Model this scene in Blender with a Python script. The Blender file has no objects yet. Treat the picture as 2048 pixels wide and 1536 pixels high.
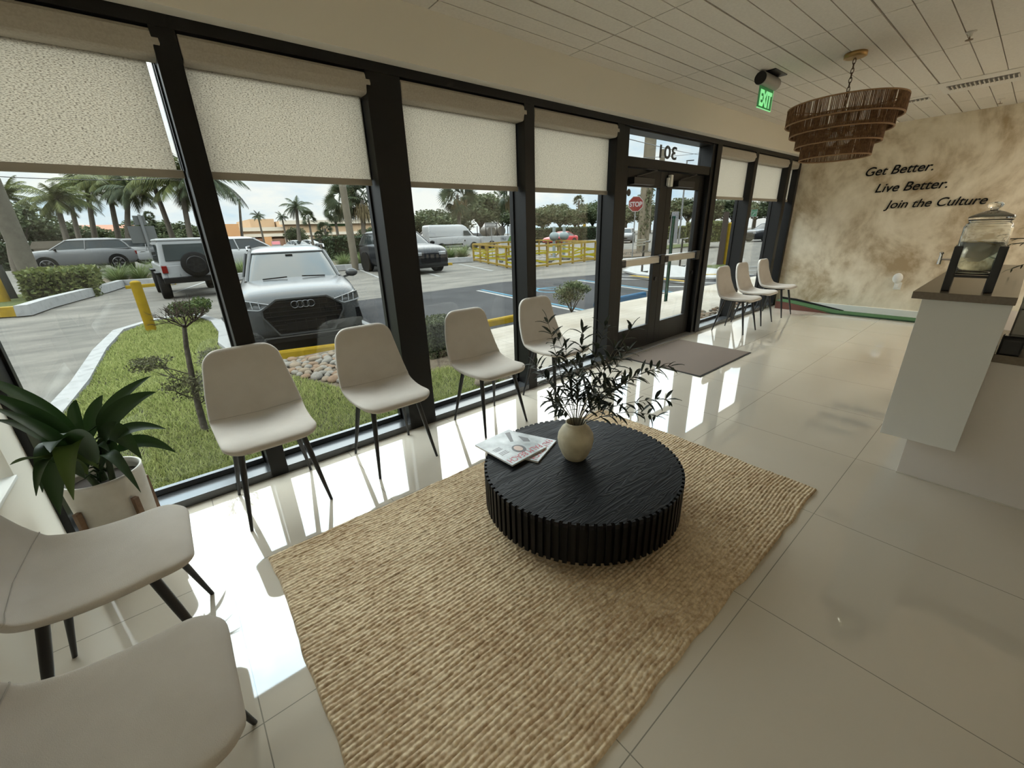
import bpy, math, random
import numpy as np
from mathutils import Vector, Matrix, Euler
PI = math.pi
random.seed(7); np.random.seed(7)
SC = bpy.context.scene
COL = SC.collection

# ------------------------------------------------------------------ camera
FPX, YAW, PITCH, ROLL, CAMH = 817.80, 0.888254, 0.359420, -0.0340264, 1.4345
_f = Vector((math.cos(YAW)*math.cos(PITCH), math.sin(YAW)*math.cos(PITCH), -math.sin(PITCH)))
_r0 = Vector((math.sin(YAW), -math.cos(YAW), 0)); _u0 = _r0.cross(_f)
_r = _r0*math.cos(ROLL) + _u0*math.sin(ROLL); _u = -_r0*math.sin(ROLL) + _u0*math.cos(ROLL)
cam = bpy.data.cameras.new('camera'); cam.sensor_width = 36; cam.lens = 36*FPX/2048
cam.clip_start = 0.02; cam.clip_end = 600
camo = bpy.data.objects.new('camera', cam); COL.objects.link(camo)
M = Matrix((( _r.x, _u.x, -_f.x, 0), (_r.y, _u.y, -_f.y, 0), (_r.z, _u.z, -_f.z, CAMH), (0, 0, 0, 1)))
camo.matrix_world = M
SC.camera = camo

# ------------------------------------------------------------------ world, sun, exposure
SC.view_settings.view_transform = 'Standard'; SC.view_settings.look = 'None'
SC.view_settings.gamma = 1.0; SC.view_settings.use_curve_mapping = False
SC.view_settings.exposure = 0.0
SC.render.film_transparent = False
SC.cycles.max_bounces = 10; SC.cycles.diffuse_bounces = 5; SC.cycles.transparent_max_bounces = 16
SC.cycles.sample_clamp_indirect = 6.0
SC.cycles.use_denoising = True
SKY_STRENGTH, SKY_ZENITH = 1.12, 8.0
w = bpy.data.worlds.new('cloudy_sky'); SC.world = w; w.use_nodes = True
nt = w.node_tree; nt.nodes.clear()
_o = nt.nodes.new('ShaderNodeOutputWorld'); _b = nt.nodes.new('ShaderNodeBackground')
_tc = nt.nodes.new('ShaderNodeTexCoord'); _mp = nt.nodes.new('ShaderNodeMapping')
_mp.inputs['Scale'].default_value = (2.2, 2.2, 6.5)
_n = nt.nodes.new('ShaderNodeTexNoise'); _n.inputs['Scale'].default_value = 1.6; _n.inputs['Detail'].default_value = 7; _n.inputs['Roughness'].default_value = .58
_cr = nt.nodes.new('ShaderNodeValToRGB')
_cr.color_ramp.elements[0].position = .36; _cr.color_ramp.elements[0].color = (.60, .78, .93, 1)
_cr.color_ramp.elements[1].position = .56; _cr.color_ramp.elements[1].color = (1.0, .985, .95, 1)
nt.links.new(_tc.outputs['Generated'], _mp.inputs['Vector']); nt.links.new(_mp.outputs['Vector'], _n.inputs['Vector'])
nt.links.new(_n.outputs['Fac'], _cr.inputs['Fac']); nt.links.new(_cr.outputs['Color'], _b.inputs['Color'])
# overcast sky: the zenith is several times brighter than the horizon
_sp = nt.nodes.new('ShaderNodeSeparateXYZ'); nt.links.new(_tc.outputs['Generated'], _sp.inputs[0])
_mr = nt.nodes.new('ShaderNodeMapRange'); _mr.interpolation_type = 'SMOOTHSTEP'
_mr.inputs[1].default_value = .15; _mr.inputs[2].default_value = .58; _mr.inputs[3].default_value = SKY_STRENGTH; _mr.inputs[4].default_value = SKY_STRENGTH*SKY_ZENITH
nt.links.new(_sp.outputs['Z'], _mr.inputs[0]); nt.links.new(_mr.outputs[0], _b.inputs['Strength'])
nt.links.new(_b.outputs['Background'], _o.inputs['Surface'])
sun = bpy.data.lights.new("sun", "SUN"); sun.energy = 3.5; sun.angle = math.radians(20); sun.color = (1, .96, .88)
suno = bpy.data.objects.new('sun', sun); COL.objects.link(suno)
suno.rotation_euler = Vector((0.55, 0.10, -0.83)).to_track_quat('-Z', 'Y').to_euler()

# unseen ceiling lights added to brighten the room (fittings built below)
FILL_POWER = 20.0
FILL_LAMPS = [(7.3, -1.25), (7.3, -3.2)]
# ------------------------------------------------------------------ photo geometry helpers (give a place in the world at a chosen distance)
CAMP = Vector((0, 0, CAMH))
def xat(px, Y, z=-.15):
    n = _r - _f*((px-1024)/FPX); return -(n.y*Y + n.z*(z-CAMH))/n.x
def slope_z(y): return -.10-.017*(y-3)
def SL(p, zold=-.15):
    k = (CAMH+.049)/((CAMH-zold)-.017*p[1]); return (p[0]*k, p[1]*k)
def zat(py, x, Y):
    n = _u + _f*((py-768)/FPX); return CAMH - (n.x*x + n.y*Y)/n.z

# ------------------------------------------------------------------ materials
MATS = {}
ALB = 1.0
def mat(name, col, rough=.6, metal=0, spec=.5, noise=None, bump=None, ior=None, coords='Object', emit=None):
    """noise=(scale, second colour, detail, lo, hi); bump=(scale, strength, distance)"""
    if name in MATS: return MATS[name]
    col = tuple(c*ALB for c in col)
    if ALB < 1 and spec == .5: spec = .05
    if noise: noise = (noise[0], tuple(c*ALB for c in noise[1]))+tuple(noise[2:])
    m = bpy.data.materials.new(name); m.use_nodes = True; t = m.node_tree
    b = t.nodes['Principled BSDF']; b.inputs['Roughness'].default_value = rough; b.inputs['Metallic'].default_value = metal
    b.inputs['Specular IOR Level'].default_value = spec
    if ior: b.inputs['IOR'].default_value = ior
    b.inputs['Base Color'].default_value = (*col, 1)
    tc = t.nodes.new('ShaderNodeTexCoord')
    if noise:
        n = t.nodes.new('ShaderNodeTexNoise'); n.inputs['Scale'].default_value = noise[0]; n.inputs['Detail'].default_value = noise[2] if len(noise) > 2 else 4
        r = t.nodes.new('ShaderNodeValToRGB')
        lo, hi = (noise[3], noise[4]) if len(noise) > 4 else (.35, .65)
        r.color_ramp.elements[0].position = lo; r.color_ramp.elements[1].position = hi
        r.color_ramp.elements[0].color = (*noise[1], 1); r.color_ramp.elements[1].color = (*col, 1)
        t.links.new(tc.outputs[coords], n.inputs['Vector']); t.links.new(n.outputs['Fac'], r.inputs['Fac']); t.links.new(r.outputs['Color'], b.inputs['Base Color'])
    if bump:
        n = t.nodes.new('ShaderNodeTexNoise'); n.inputs['Scale'].default_value = bump[0]; n.inputs['Detail'].default_value = 3
        bp = t.nodes.new('ShaderNodeBump'); bp.inputs['Strength'].default_value = bump[1]; bp.inputs['Distance'].default_value = bump[2] if len(bump) > 2 else .01
        t.links.new(tc.outputs[coords], n.inputs['Vector']); t.links.new(n.outputs['Fac'], bp.inputs['Height']); t.links.new(bp.outputs['Normal'], b.inputs['Normal'])
    if emit:
        b.inputs['Emission Color'].default_value = (*emit[0], 1); b.inputs['Emission Strength'].default_value = emit[1]
    MATS[name] = m; return m
def leafmat(name, c1, c2, trans=.35):
    if name in MATS: return MATS[name]
    kk = 1 if ALB == 1 else ALB*2.1; c1 = tuple(c*kk for c in c1); c2 = tuple(c*kk for c in c2)
    m = bpy.data.materials.new(name); m.use_nodes = True; t = m.node_tree; t.nodes.clear()
    o = t.nodes.new('ShaderNodeOutputMaterial'); g = t.nodes.new('ShaderNodeNewGeometry'); r = t.nodes.new('ShaderNodeValToRGB')
    r.color_ramp.elements[0].color = (*c1, 1); r.color_ramp.elements[1].color = (*c2, 1)
    d = t.nodes.new('ShaderNodeBsdfPrincipled'); d.inputs['Roughness'].default_value = .5; d.inputs['Specular IOR Level'].default_value = .35 if ALB == 1 else .06
    tr = t.nodes.new('ShaderNodeBsdfTranslucent'); mx = t.nodes.new('ShaderNodeMixShader'); mx.inputs[0].default_value = trans
    t.links.new(g.outputs['Random Per Island'], r.inputs['Fac'])
    t.links.new(r.outputs['Color'], d.inputs['Base Color']); t.links.new(r.outputs['Color'], tr.inputs['Color'])
    t.links.new(d.outputs[0], mx.inputs[1]); t.links.new(tr.outputs[0], mx.inputs[2]); t.links.new(mx.outputs[0], o.inputs['Surface'])
    MATS[name] = m; return m
def glassmat(name, tint=(.93, .96, .95), refl=1.0):
    if name in MATS: return MATS[name]
    m = bpy.data.materials.new(name); m.use_nodes = True; t = m.node_tree; t.nodes.clear()
    o = t.nodes.new('ShaderNodeOutputMaterial'); lw_n = t.nodes.new("ShaderNodeLayerWeight"); lw_n.inputs["Blend"].default_value = .5; pw_ = t.nodes.new("ShaderNodeMath"); pw_.operation = "POWER"; pw_.inputs[1].default_value = 5; fr = t.nodes.new("ShaderNodeMath"); fr.operation = "MULTIPLY_ADD"; fr.inputs[1].default_value = .9; fr.inputs[2].default_value = .03; t.links.new(lw_n.outputs["Facing"], pw_.inputs[0]); t.links.new(pw_.outputs[0], fr.inputs[0])
    tr = t.nodes.new('ShaderNodeBsdfTransparent'); tr.inputs['Color'].default_value = (*tint, 1)
    gl = t.nodes.new('ShaderNodeBsdfGlossy'); gl.inputs['Roughness'].default_value = .0; gl.inputs['Color'].default_value = (refl, refl, refl, 1)
    mx = t.nodes.new('ShaderNodeMixShader')
    t.links.new(fr.outputs[0], mx.inputs[0]); t.links.new(tr.outputs[0], mx.inputs[1]); t.links.new(gl.outputs[0], mx.inputs[2]); t.links.new(mx.outputs[0], o.inputs['Surface'])
    MATS[name] = m; return m

# ------------------------------------------------------------------ mesh building
class MB:
    def __init__(s): s.v = []; s.f = []; s.sm = []
    def add(s, vs, fs, smooth=False):
        k = len(s.v); s.v.extend([tuple(v) for v in vs]); s.f.extend([tuple(i+k for i in f) for f in fs]); s.sm.extend([smooth]*len(fs)); return s
    def box(s, x0, x1, y0, y1, z0, z1):
        return s.add([(x0,y0,z0),(x1,y0,z0),(x1,y1,z0),(x0,y1,z0),(x0,y0,z1),(x1,y0,z1),(x1,y1,z1),(x0,y1,z1)],
                     [(0,3,2,1),(4,5,6,7),(0,1,5,4),(1,2,6,5),(2,3,7,6),(3,0,4,7)])
    def bar(s, a, b, wx, wz, up=(0,0,1)):
        a, b = Vector(a), Vector(b); d = (b-a).normalized(); u = Vector(up)
        if abs(d.dot(u)) > .98: u = Vector((0,1,0))
        sd = d.cross(u).normalized()*wx/2; u2 = sd.cross(d).normalized()*wz/2
        vs = [a-sd-u2, a+sd-u2, a+sd+u2, a-sd+u2, b-sd-u2, b+sd-u2, b+sd+u2, b-sd+u2]
        return s.add(vs, [(0,1,2,3),(7,6,5,4),(0,4,5,1),(1,5,6,2),(2,6,7,3),(3,7,4,0)])
    def loft(s, rings, cap=True, smooth=True, closed=True):
        n = len(rings[0]); vs = [p for r in rings for p in r]; fs = []
        for i in range(len(rings)-1):
            for j in range(n if closed else n-1):
                k = (j+1) % n; fs.append((i*n+j, i*n+k, (i+1)*n+k, (i+1)*n+j))
        s.add(vs, fs, smooth)
        if cap:
            s.add(rings[0], [tuple(reversed(range(n)))], False); s.add(rings[-1], [tuple(range(n))], False)
        return s
    def tube(s, pts, rad, n=10, cap=True):
        pts = [Vector(p) for p in pts]; rad = rad if hasattr(rad, '__len__') else [rad]*len(pts); rings = []; u = None
        for i, p in enumerate(pts):
            d = (pts[min(i+1, len(pts)-1)]-pts[max(i-1, 0)]).normalized()
            if u is None: u = d.orthogonal().normalized()
            u = (u-d*u.dot(d)).normalized(); v = d.cross(u)
            rings.append([p+(u*math.cos(2*PI*j/n)+v*math.sin(2*PI*j/n))*rad[i] for j in range(n)])
        return s.loft(rings, cap)
    def lathe(s, prof, n=32, c=(0,0,0), cap=True, smooth=True):
        return s.loft([[(c[0]+r*math.cos(2*PI*j/n), c[1]+r*math.sin(2*PI*j/n), c[2]+z) for j in range(n)] for r, z in prof], cap, smooth)
    def ball(s, c, r, n=12, m=8):
        r = r if hasattr(r, '__len__') else (r, r, r)
        rings = []
        for i in range(m+1):
            a = -PI/2+PI*min(max(i/m, .02), .98)
            rings.append([(c[0]+r[0]*math.cos(a)*math.cos(2*PI*j/n), c[1]+r[1]*math.cos(a)*math.sin(2*PI*j/n), c[2]+r[2]*math.sin(a)) for j in range(n)])
        return s.loft(rings, True)
    def prism(s, poly, axis, a, b):
        """poly: 2D outline; axis 'x','y','z' extruded from a to b"""
        def P(p, t): return {'x': (t, p[0], p[1]), 'y': (p[0], t, p[1]), 'z': (p[0], p[1], t)}[axis]
        n = len(poly); vs = [P(p, a) for p in poly]+[P(p, b) for p in poly]
        return s.add(vs, [tuple(reversed(range(n))), tuple(range(n, 2*n))]+[(i, (i+1) % n, n+(i+1) % n, n+i) for i in range(n)])
    def mesh(s, name):
        me = bpy.data.meshes.new(name); me.from_pydata(s.v, [], s.f)
        me.polygons.foreach_set('use_smooth', s.sm); me.update(); return me
    def build(s, name, m, parent=None, bevel=0, sub=0):
        o = link(name, s.mesh(name), m, parent)
        if bevel:
            bv = o.modifiers.new('bevel', 'BEVEL'); bv.width = bevel; bv.segments = 2; bv.limit_method = 'ANGLE'; bv.angle_limit = .7
        if sub:
            sb = o.modifiers.new('subdivision', 'SUBSURF'); sb.levels = sub; sb.render_levels = sub
        fixn(o.data); return o
def fixn(me):
    import bmesh
    bm = bmesh.new(); bm.from_mesh(me)
    if len(bm.faces) < 60000: bmesh.ops.recalc_face_normals(bm, faces=bm.faces)
    bm.to_mesh(me); bm.free()
def link(name, me, m, parent=None):
    o = bpy.data.objects.new(name, me); COL.objects.link(o)
    if m is not None: me.materials.append(m)
    if parent is not None: o.parent = parent
    return o
def tag(o, label=None, cat=None, group=None, kind=None):
    if label: o['label'] = label
    if cat: o['category'] = cat
    if group: o['group'] = group
    if kind: o['kind'] = kind
    return o
def struct(name, mb, m, label=None, parent=None, bevel=0):
    o = mb.build(name, m, parent, bevel)
    if parent is None: tag(o, label, None, None, 'structure')
    return o
def empty(name, loc=(0,0,0), rz=0):
    o = bpy.data.objects.new(name, None); COL.objects.link(o); o.location = loc; o.rotation_euler = (0,0,rz); o.empty_display_size = .1; return o
def thing(name, label, cat, loc=(0,0,0), rz=0, group=None):
    return tag(empty(name, loc, rz), label, cat, group)
def dup(o, parent=None):
    c = o.copy(); COL.objects.link(c)
    if parent is not None: c.parent = parent
    for ch in list(o.children): dup(ch, c)
    return c
def dupat(o, loc, rz=0, label=None, scale=None):
    c = dup(o); c.location = loc; c.rotation_euler = (0,0,rz)
    if label: c['label'] = label
    if scale: c.scale = scale if hasattr(scale, '__len__') else (scale,)*3
    return c
def npmesh(name, V, F, smooth=False):
    me = bpy.data.meshes.new(name); V = np.asarray(V, 'f4'); F = np.asarray(F, 'i4'); k = F.shape[1]
    me.vertices.add(len(V)); me.vertices.foreach_set('co', V.ravel())
    me.loops.add(F.size); me.loops.foreach_set('vertex_index', F.ravel())
    me.polygons.add(len(F)); me.polygons.foreach_set('loop_start', np.arange(0, F.size, k, dtype='i4'))
    me.polygons.foreach_set('use_smooth', np.full(len(F), smooth)); me.update(calc_edges=True); me.validate(); return me
def textmesh(body, size, extrude=.003, shear=0, spacing=1.0, align='LEFT', bold=0):
    cu = bpy.data.curves.new('lettering', 'FONT'); cu.body = body; cu.size = size; cu.extrude = extrude; cu.shear = shear; cu.space_character = spacing; cu.align_x = align; cu.offset = bold
    o = bpy.data.objects.new('lettering', cu); COL.objects.link(o)
    bpy.context.view_layer.update()
    me = bpy.data.meshes.new_from_object(o.evaluated_get(bpy.context.evaluated_depsgraph_get()))
    bpy.data.objects.remove(o); return me
def textobj(name, me, m, right, up, origin, parent=None, width=None, height=None):
    """place flat lettering: right/up are unit axes; optional fit to width and height"""
    vs = np.array([v.co for v in me.vertices]); mn, mx = vs.min(0), vs.max(0)
    sx = width/(mx[0]-mn[0]) if width else 1; sy = height/(mx[1]-mn[1]) if height else sx
    r, u = Vector(right), Vector(up); n = r.cross(u); o0 = Vector(origin)
    for v in me.vertices:
        x, y, z = v.co; v.co = o0 + r*((x-mn[0])*sx) + u*(y*sy) + n*z
    me.update(); return link(name, me, m, parent)
# ================================================================== ROOM
XL, XR, YW, YB, HC, HH = -.69, 8.486, 2.731, -4.6, 2.679, 2.387
def lines_mat(name, col, line, sx, ox, sy, oy, wd, rough, spec=.5, ior=1.5, var=.02, coat=0):
    m = bpy.data.materials.new(name); m.use_nodes = True; t = m.node_tree; b = t.nodes['Principled BSDF']
    b.inputs['Roughness'].default_value = rough; b.inputs['Specular IOR Level'].default_value = spec; b.inputs['IOR'].default_value = ior
    tc = t.nodes.new('ShaderNodeTexCoord'); sp = t.nodes.new('ShaderNodeSeparateXYZ'); t.links.new(tc.outputs['Object'], sp.inputs[0])
    def mth(op, a, bb=None):
        n = t.nodes.new('ShaderNodeMath'); n.operation = op
        for i, q in enumerate((a, bb)):
            if q is None: continue
            if isinstance(q, (int, float)): n.inputs[i].default_value = q
            else: t.links.new(q, n.inputs[i])
        return n.outputs[0]
    def edge(o, s, off):
        q = mth('DIVIDE', mth('SUBTRACT', o, off), s); fr = mth('FRACT', mth('ADD', q, 100.5)); return mth('LESS_THAN', mth('ABSOLUTE', mth('SUBTRACT', fr, .5)), wd/s/2)
    e = mth('MAXIMUM', edge(sp.outputs['X'], sx, ox), edge(sp.outputs['Y'], sy, oy))
    n = t.nodes.new('ShaderNodeTexNoise'); n.inputs['Scale'].default_value = 1.3; n.inputs['Detail'].default_value = 6; t.links.new(tc.outputs['Object'], n.inputs['Vector'])
    r = t.nodes.new('ShaderNodeValToRGB'); r.color_ramp.elements[0].position = .3; r.color_ramp.elements[1].position = .7
    r.color_ramp.elements[0].color = tuple(c-var for c in col)+(1,); r.color_ramp.elements[1].color = tuple(c+var for c in col)+(1,)
    t.links.new(n.outputs['Fac'], r.inputs['Fac'])
    mx = t.nodes.new('ShaderNodeMix'); mx.data_type = 'RGBA'; t.links.new(e, mx.inputs[0]); t.links.new(r.outputs['Color'], mx.inputs[6]); mx.inputs[7].default_value = (*line, 1)
    t.links.new(mx.outputs[2], b.inputs['Base Color'])
    b.inputs['Coat Weight'].default_value = coat; b.inputs['Coat Roughness'].default_value = .015; b.inputs['Coat IOR'].default_value = 1.6
    MATS[name] = m; return m
floor_m = lines_mat('polished_porcelain', (.60, .545, .455), (.26, .24, .20), .803, -.105, .80, .373, .0035, .04, .8, 1.6, .02, .6)
white_m = mat('white_paint', (.78, .735, .64), .75, bump=(90, .05, .002))
pure_m = mat('white_trim_paint', (.80, .80, .77), .5)
alum_m = mat('dark_bronze_aluminium', (.009, .0085, .008), .42, 0, .3)
chrome_m = mat('brushed_aluminium', (.55, .55, .54), .35, 1)
black_m = mat('black_metal', (.012, .012, .013), .38)
rubber_m = mat('black_rubber', (.02, .02, .02), .8)
steel_m = mat('polished_steel', (.75, .73, .70), .15, 1)
glass_m = glassmat('window_glass')

struct('floor', MB().box(XL-.2, XR+.2, YB-.2, 2.945, -.12, 0), floor_m, 'cream polished porcelain tile floor with thin grey joints')
# ceiling: plank-scored tiles as real boards with shadow gaps
ceil_m = mat('ceiling_tile', (.70, .655, .58), .9, noise=(60, (.655, .61, .54), 3), bump=(160, .25, .004))
cb = MB(); x0s = [1.603+1.22*i for i in range(-2, 7)]
i0 = -2
for i in range(-2, 46):
    ya = 2.369-.1524*i; yb = ya-.1524
    ga = .006 if (i-1) % 4 == 0 else .0034; gb = .006 if (i) % 4 == 0 else .0034
    ya2 = min(ya-ga, 2.643); yb2 = yb+gb
    if ya2-yb2 < .02: continue
    for xa in x0s[:-1]:
        xa2, xb2 = max(xa+.004, XL), min(xa+1.22-.004, XR)
        if xb2-xa2 < .02: continue
        cb.box(xa2, xb2, yb2, ya2, HC, HC+.014)
cb.box(XL, XR, YB, 2.95, HC+.03, HC+.06)
struct('ceiling', cb, ceil_m, 'white acoustic tile ceiling scored into narrow planks')
# window wall above the frames
struct('wall_window', MB().box(XL-.2, XR+.2, 2.643, 2.95, HH, HC+.5), white_m, 'plain off-white wall band above the window frames')
# far plaster wall
pm = bpy.data.materials.new('limewash_plaster'); pm.use_nodes = True; t = pm.node_tree; b = t.nodes['Principled BSDF']; b.inputs['Roughness'].default_value = .85
tc = t.nodes.new('ShaderNodeTexCoord'); mp = t.nodes.new('ShaderNodeMapping'); mp.inputs['Scale'].default_value = (1, 1, .8); t.links.new(tc.outputs['Object'], mp.inputs[0])
n1 = t.nodes.new('ShaderNodeTexNoise'); n1.inputs['Scale'].default_value = 1.5; n1.inputs['Detail'].default_value = 9; n1.inputs['Roughness'].default_value = .62; n1.inputs['Distortion'].default_value = .6
n2 = t.nodes.new('ShaderNodeTexNoise'); n2.inputs['Scale'].default_value = 9; n2.inputs['Detail'].default_value = 6
for n in (n1, n2): t.links.new(mp.outputs[0], n.inputs['Vector'])
r = t.nodes.new('ShaderNodeValToRGB'); el = r.color_ramp.elements
el[0].position = .34; el[0].color = (.42, .32, .195, 1); el[1].position = .66; el[1].color = (.86, .78, .63, 1)
e = el.new(.5); e.color = (.71, .625, .475, 1)
mxn = t.nodes.new('ShaderNodeMath'); mxn.operation = 'MULTIPLY_ADD'; mxn.inputs[1].default_value = .28; t.links.new(n2.outputs['Fac'], mxn.inputs[0])
sb = t.nodes.new('ShaderNodeMath'); sb.operation = 'SUBTRACT'; sb.inputs[1].default_value = .14; t.links.new(n1.outputs['Fac'], sb.inputs[0]); t.links.new(sb.outputs[0], mxn.inputs[2])
t.links.new(mxn.outputs[0], r.inputs['Fac']); t.links.new(r.outputs['Color'], b.inputs['Base Color'])
bp = t.nodes.new('ShaderNodeBump'); bp.inputs['Strength'].default_value = .2; bp.inputs['Distance'].default_value = .01; t.links.new(n2.outputs['Fac'], bp.inputs['Height']); t.links.new(bp.outputs[0], b.inputs['Normal'])
struct('wall_far', MB().box(XR, XR+.2, YB-.2, 2.95, -.1, HC+.2), pm, 'mottled tan limewash plaster feature wall')
struct('baseboard_far', MB().box(XR-.015, XR, YB, 2.70, 0, .115), pure_m, 'white baseboard along the plaster wall', bevel=.003)
# back wall of the room, behind the camera
struct('wall_back', MB().box(XL-.2, XR+.2, YB-.2, YB, -.1, HC+.2), white_m, 'plain off-white wall at the back of the room')
# left wall: pier at the corner, ledge below a recessed upper part
lw = MB().box(XL-.2, XL, YB-.2, 2.95, -.5, .52)
lw.box(XL-.2, XL, 2.50, 2.95, .52, HC+.2); lw.box(XL-.2, XL, YB-.2, 2.95, 2.3, HC+.2); lw.box(XL-.2, XL, YB-.2, -3.6, .52, 2.3)
struct('wall_left', lw, white_m, 'white side wall with a low ledge and a pier in the corner')
struct('trim_1', MB().box(XL-.2, XL+.008, -3.6, 2.50, .52, .535), pure_m, 'white ledge cap on the side wall', bevel=.002)
# black corner post and window frame members
def post(n, x0, x1, lab, y0=YW, z1=2.335):
    m = MB().box(x0, x1, y0, 2.93, 0, z1); m.box(x0-.012, x1+.012, 2.88, 2.925, 0, z1)
    struct('trim_%d' % n, m, alum_m, lab, bevel=.002)
post(2, XL-.02, XL+.03, 'slim dark corner post of the window wall')
post(3, .222, .318, 'first dark window mullion from the left')
post(4, 1.195, 1.415, 'wide dark column between the second and third windows')
post(5, 2.431, 2.537, 'slim dark mullion behind the fourth chair')
post(6, 3.595, 3.70, 'dark post left of the entrance doors')
post(7, 5.575, 5.69, 'dark post right of the entrance doors')
post(8, 6.69, 6.79, 'dark mullion between the two windows right of the doors')
post(9, 7.95, 8.07, 'dark mullion nearest the plaster wall')
post(10, 8.40, 8.486, 'dark end post against the plaster wall')
struct('trim_11', MB().box(XL, XR, YW, 2.93, 2.335, HH), alum_m, 'dark header running along the top of all windows', bevel=.002)
BAYS = [(-.66, .222), (.318, 1.195), (1.415, 2.431), (2.537, 3.595), (5.69, 6.69), (6.79, 7.95), (8.07, 8.40)]
WL = ['window pane nearest the planter', 'window pane behind the first window chair', 'window pane behind the third chair', 'window pane left of the doors', 'window pane right of the doors', 'window pane second right of the doors', 'narrow window pane in the corner']
sill_m = mat('sill_top_aluminium', (.10, .105, .11), .22, .6)
for i, (a, b_) in enumerate(BAYS):
    m = MB().box(a, b_, YW, 2.93, 0, .05); m.box(a, b_, 2.885, 2.92, .05, .085)
    wn = struct('window_%d' % (i+1), m, sill_m, WL[i], bevel=.002)
    g = MB().box(a, b_, 2.897, 2.905, .05, 2.335); g.build('glass_pane', glass_m, wn)
# ------------------------------------------------------------------ roller blinds
bm_ = bpy.data.materials.new('blind_fabric'); bm_.use_nodes = True; t = bm_.node_tree; t.nodes.clear()
o = t.nodes.new('ShaderNodeOutputMaterial'); tc = t.nodes.new('ShaderNodeTexCoord'); mp = t.nodes.new('ShaderNodeMapping'); mp.inputs['Scale'].default_value = (115, 115, 330)
n = t.nodes.new('ShaderNodeTexNoise'); n.inputs['Scale'].default_value = 1; n.inputs['Detail'].default_value = 2
r = t.nodes.new('ShaderNodeValToRGB'); r.color_ramp.elements[0].position = .28; r.color_ramp.elements[0].color = (.24, .215, .18, 1); r.color_ramp.elements[1].position = .54; r.color_ramp.elements[1].color = (.66, .615, .54, 1)
d = t.nodes.new('ShaderNodeBsdfDiffuse'); tr = t.nodes.new('ShaderNodeBsdfTranslucent'); mx = t.nodes.new('ShaderNodeMixShader'); mx.inputs[0].default_value = .80
t.links.new(tc.outputs['Object'], mp.inputs[0]); t.links.new(mp.outputs[0], n.inputs['Vector']); t.links.new(n.outputs['Fac'], r.inputs['Fac'])
t.links.new(r.outputs[0], d.inputs[0]); t.links.new(r.outputs[0], tr.inputs[0]); t.links.new(d.outputs[0], mx.inputs[1]); t.links.new(tr.outputs[0], mx.inputs[2]); t.links.new(mx.outputs[0], o.inputs[0])
cass_m = mat('blind_cassette_fabric', (.44, .40, .335), .8, noise=(120, (.39, .35, .29), 2), bump=(300, .1, .002))
bar_m = mat('blind_hem_bar', (.36, .325, .27), .6)
BL = ['leftmost roller blind, above the planter', 'roller blind above the first chair by the window', 'roller blind above the third chair by the window', 'roller blind directly left of the entrance doors', 'roller blind directly right of the entrance doors', 'second roller blind right of the entrance doors', 'narrow sliver of roller blind against the plaster wall']
for i, (a, b_) in enumerate(BAYS):
    t_ = thing('roller_blind', 'speckled oatmeal ' + BL[i], 'blind', ((a+b_)/2, 2.81, 2.33), 0, 'roller blinds along the window wall')
    hw = (b_-a)/2-.004
    prof = [(-.075, -.10), (-.07, -.108), (-.055, -.112), (.03, -.112), (.03, 0), (-.05, 0), (-.068, -.006), (-.078, -.02), (-.08, -.06)]
    ov = min(.02, hw*.05)
    MB().prism(prof, 'x', -hw, hw+(.035 if i < 6 else 0)).build('cassette', cass_m, t_, .006)
    MB().box(-hw+.004, hw-(.032 if i == 0 else .01), .008, .0095, -.565, -.05).build('fabric', bm_, t_)
    MB().box(-hw+.004, hw-.008, -.002, .016, -.598, -.562).build('hem_bar', bar_m, t_, .003)
    s = MB().box(hw-(.004 if i == 0 else .018), hw, .02, .06, -.56, -.11); s.build('side_channel', chrome_m if i == 1 else alum_m, t_)  # second blind's brighter metal stands in for sky light on the mullion's side
sw_ = MB().box(XL-.17, XL-.12, -3.6, -3.52, .535, 2.3); sw_.box(XL-.17, XL-.12, 2.42, 2.5, .535, 2.3); sw_.box(XL-.17, XL-.12, -3.52, 2.42, .535, .58); sw_.box(XL-.17, XL-.12, -3.52, 2.42, 2.25, 2.3)
for y in (-1.6, .45): sw_.box(XL-.17, XL-.12, y-.04, y+.04, .58, 2.25)
sdw = struct('window_9', sw_, alum_m, 'side window above the low ledge, covered by a blind'); MB().box(XL-.149, XL-.141, -3.52, 2.42, .58, 2.25).build('glass_pane', glass_m, sdw)
sb_t = thing('roller_blind', 'speckled oatmeal roller blind drawn down over the side window at the left edge', 'blind', (XL-.07, -.55, 2.29), 0, 'roller blinds along the side window')
MB().prism([(-.05, -.10), (-.04, 0), (.045, 0), (.05, -.09), (.03, -.11), (-.03, -.11)], 'y', -3.0, 3.0).build('cassette', cass_m, sb_t, .006)
MB().box(-.002, -.0005, -2.99, 2.99, -1.66, -.05).build('fabric', bm_, sb_t); MB().box(-.008, .008, -2.99, 2.99, -1.70, -1.66).build('hem_bar', bar_m, sb_t, .003)
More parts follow.
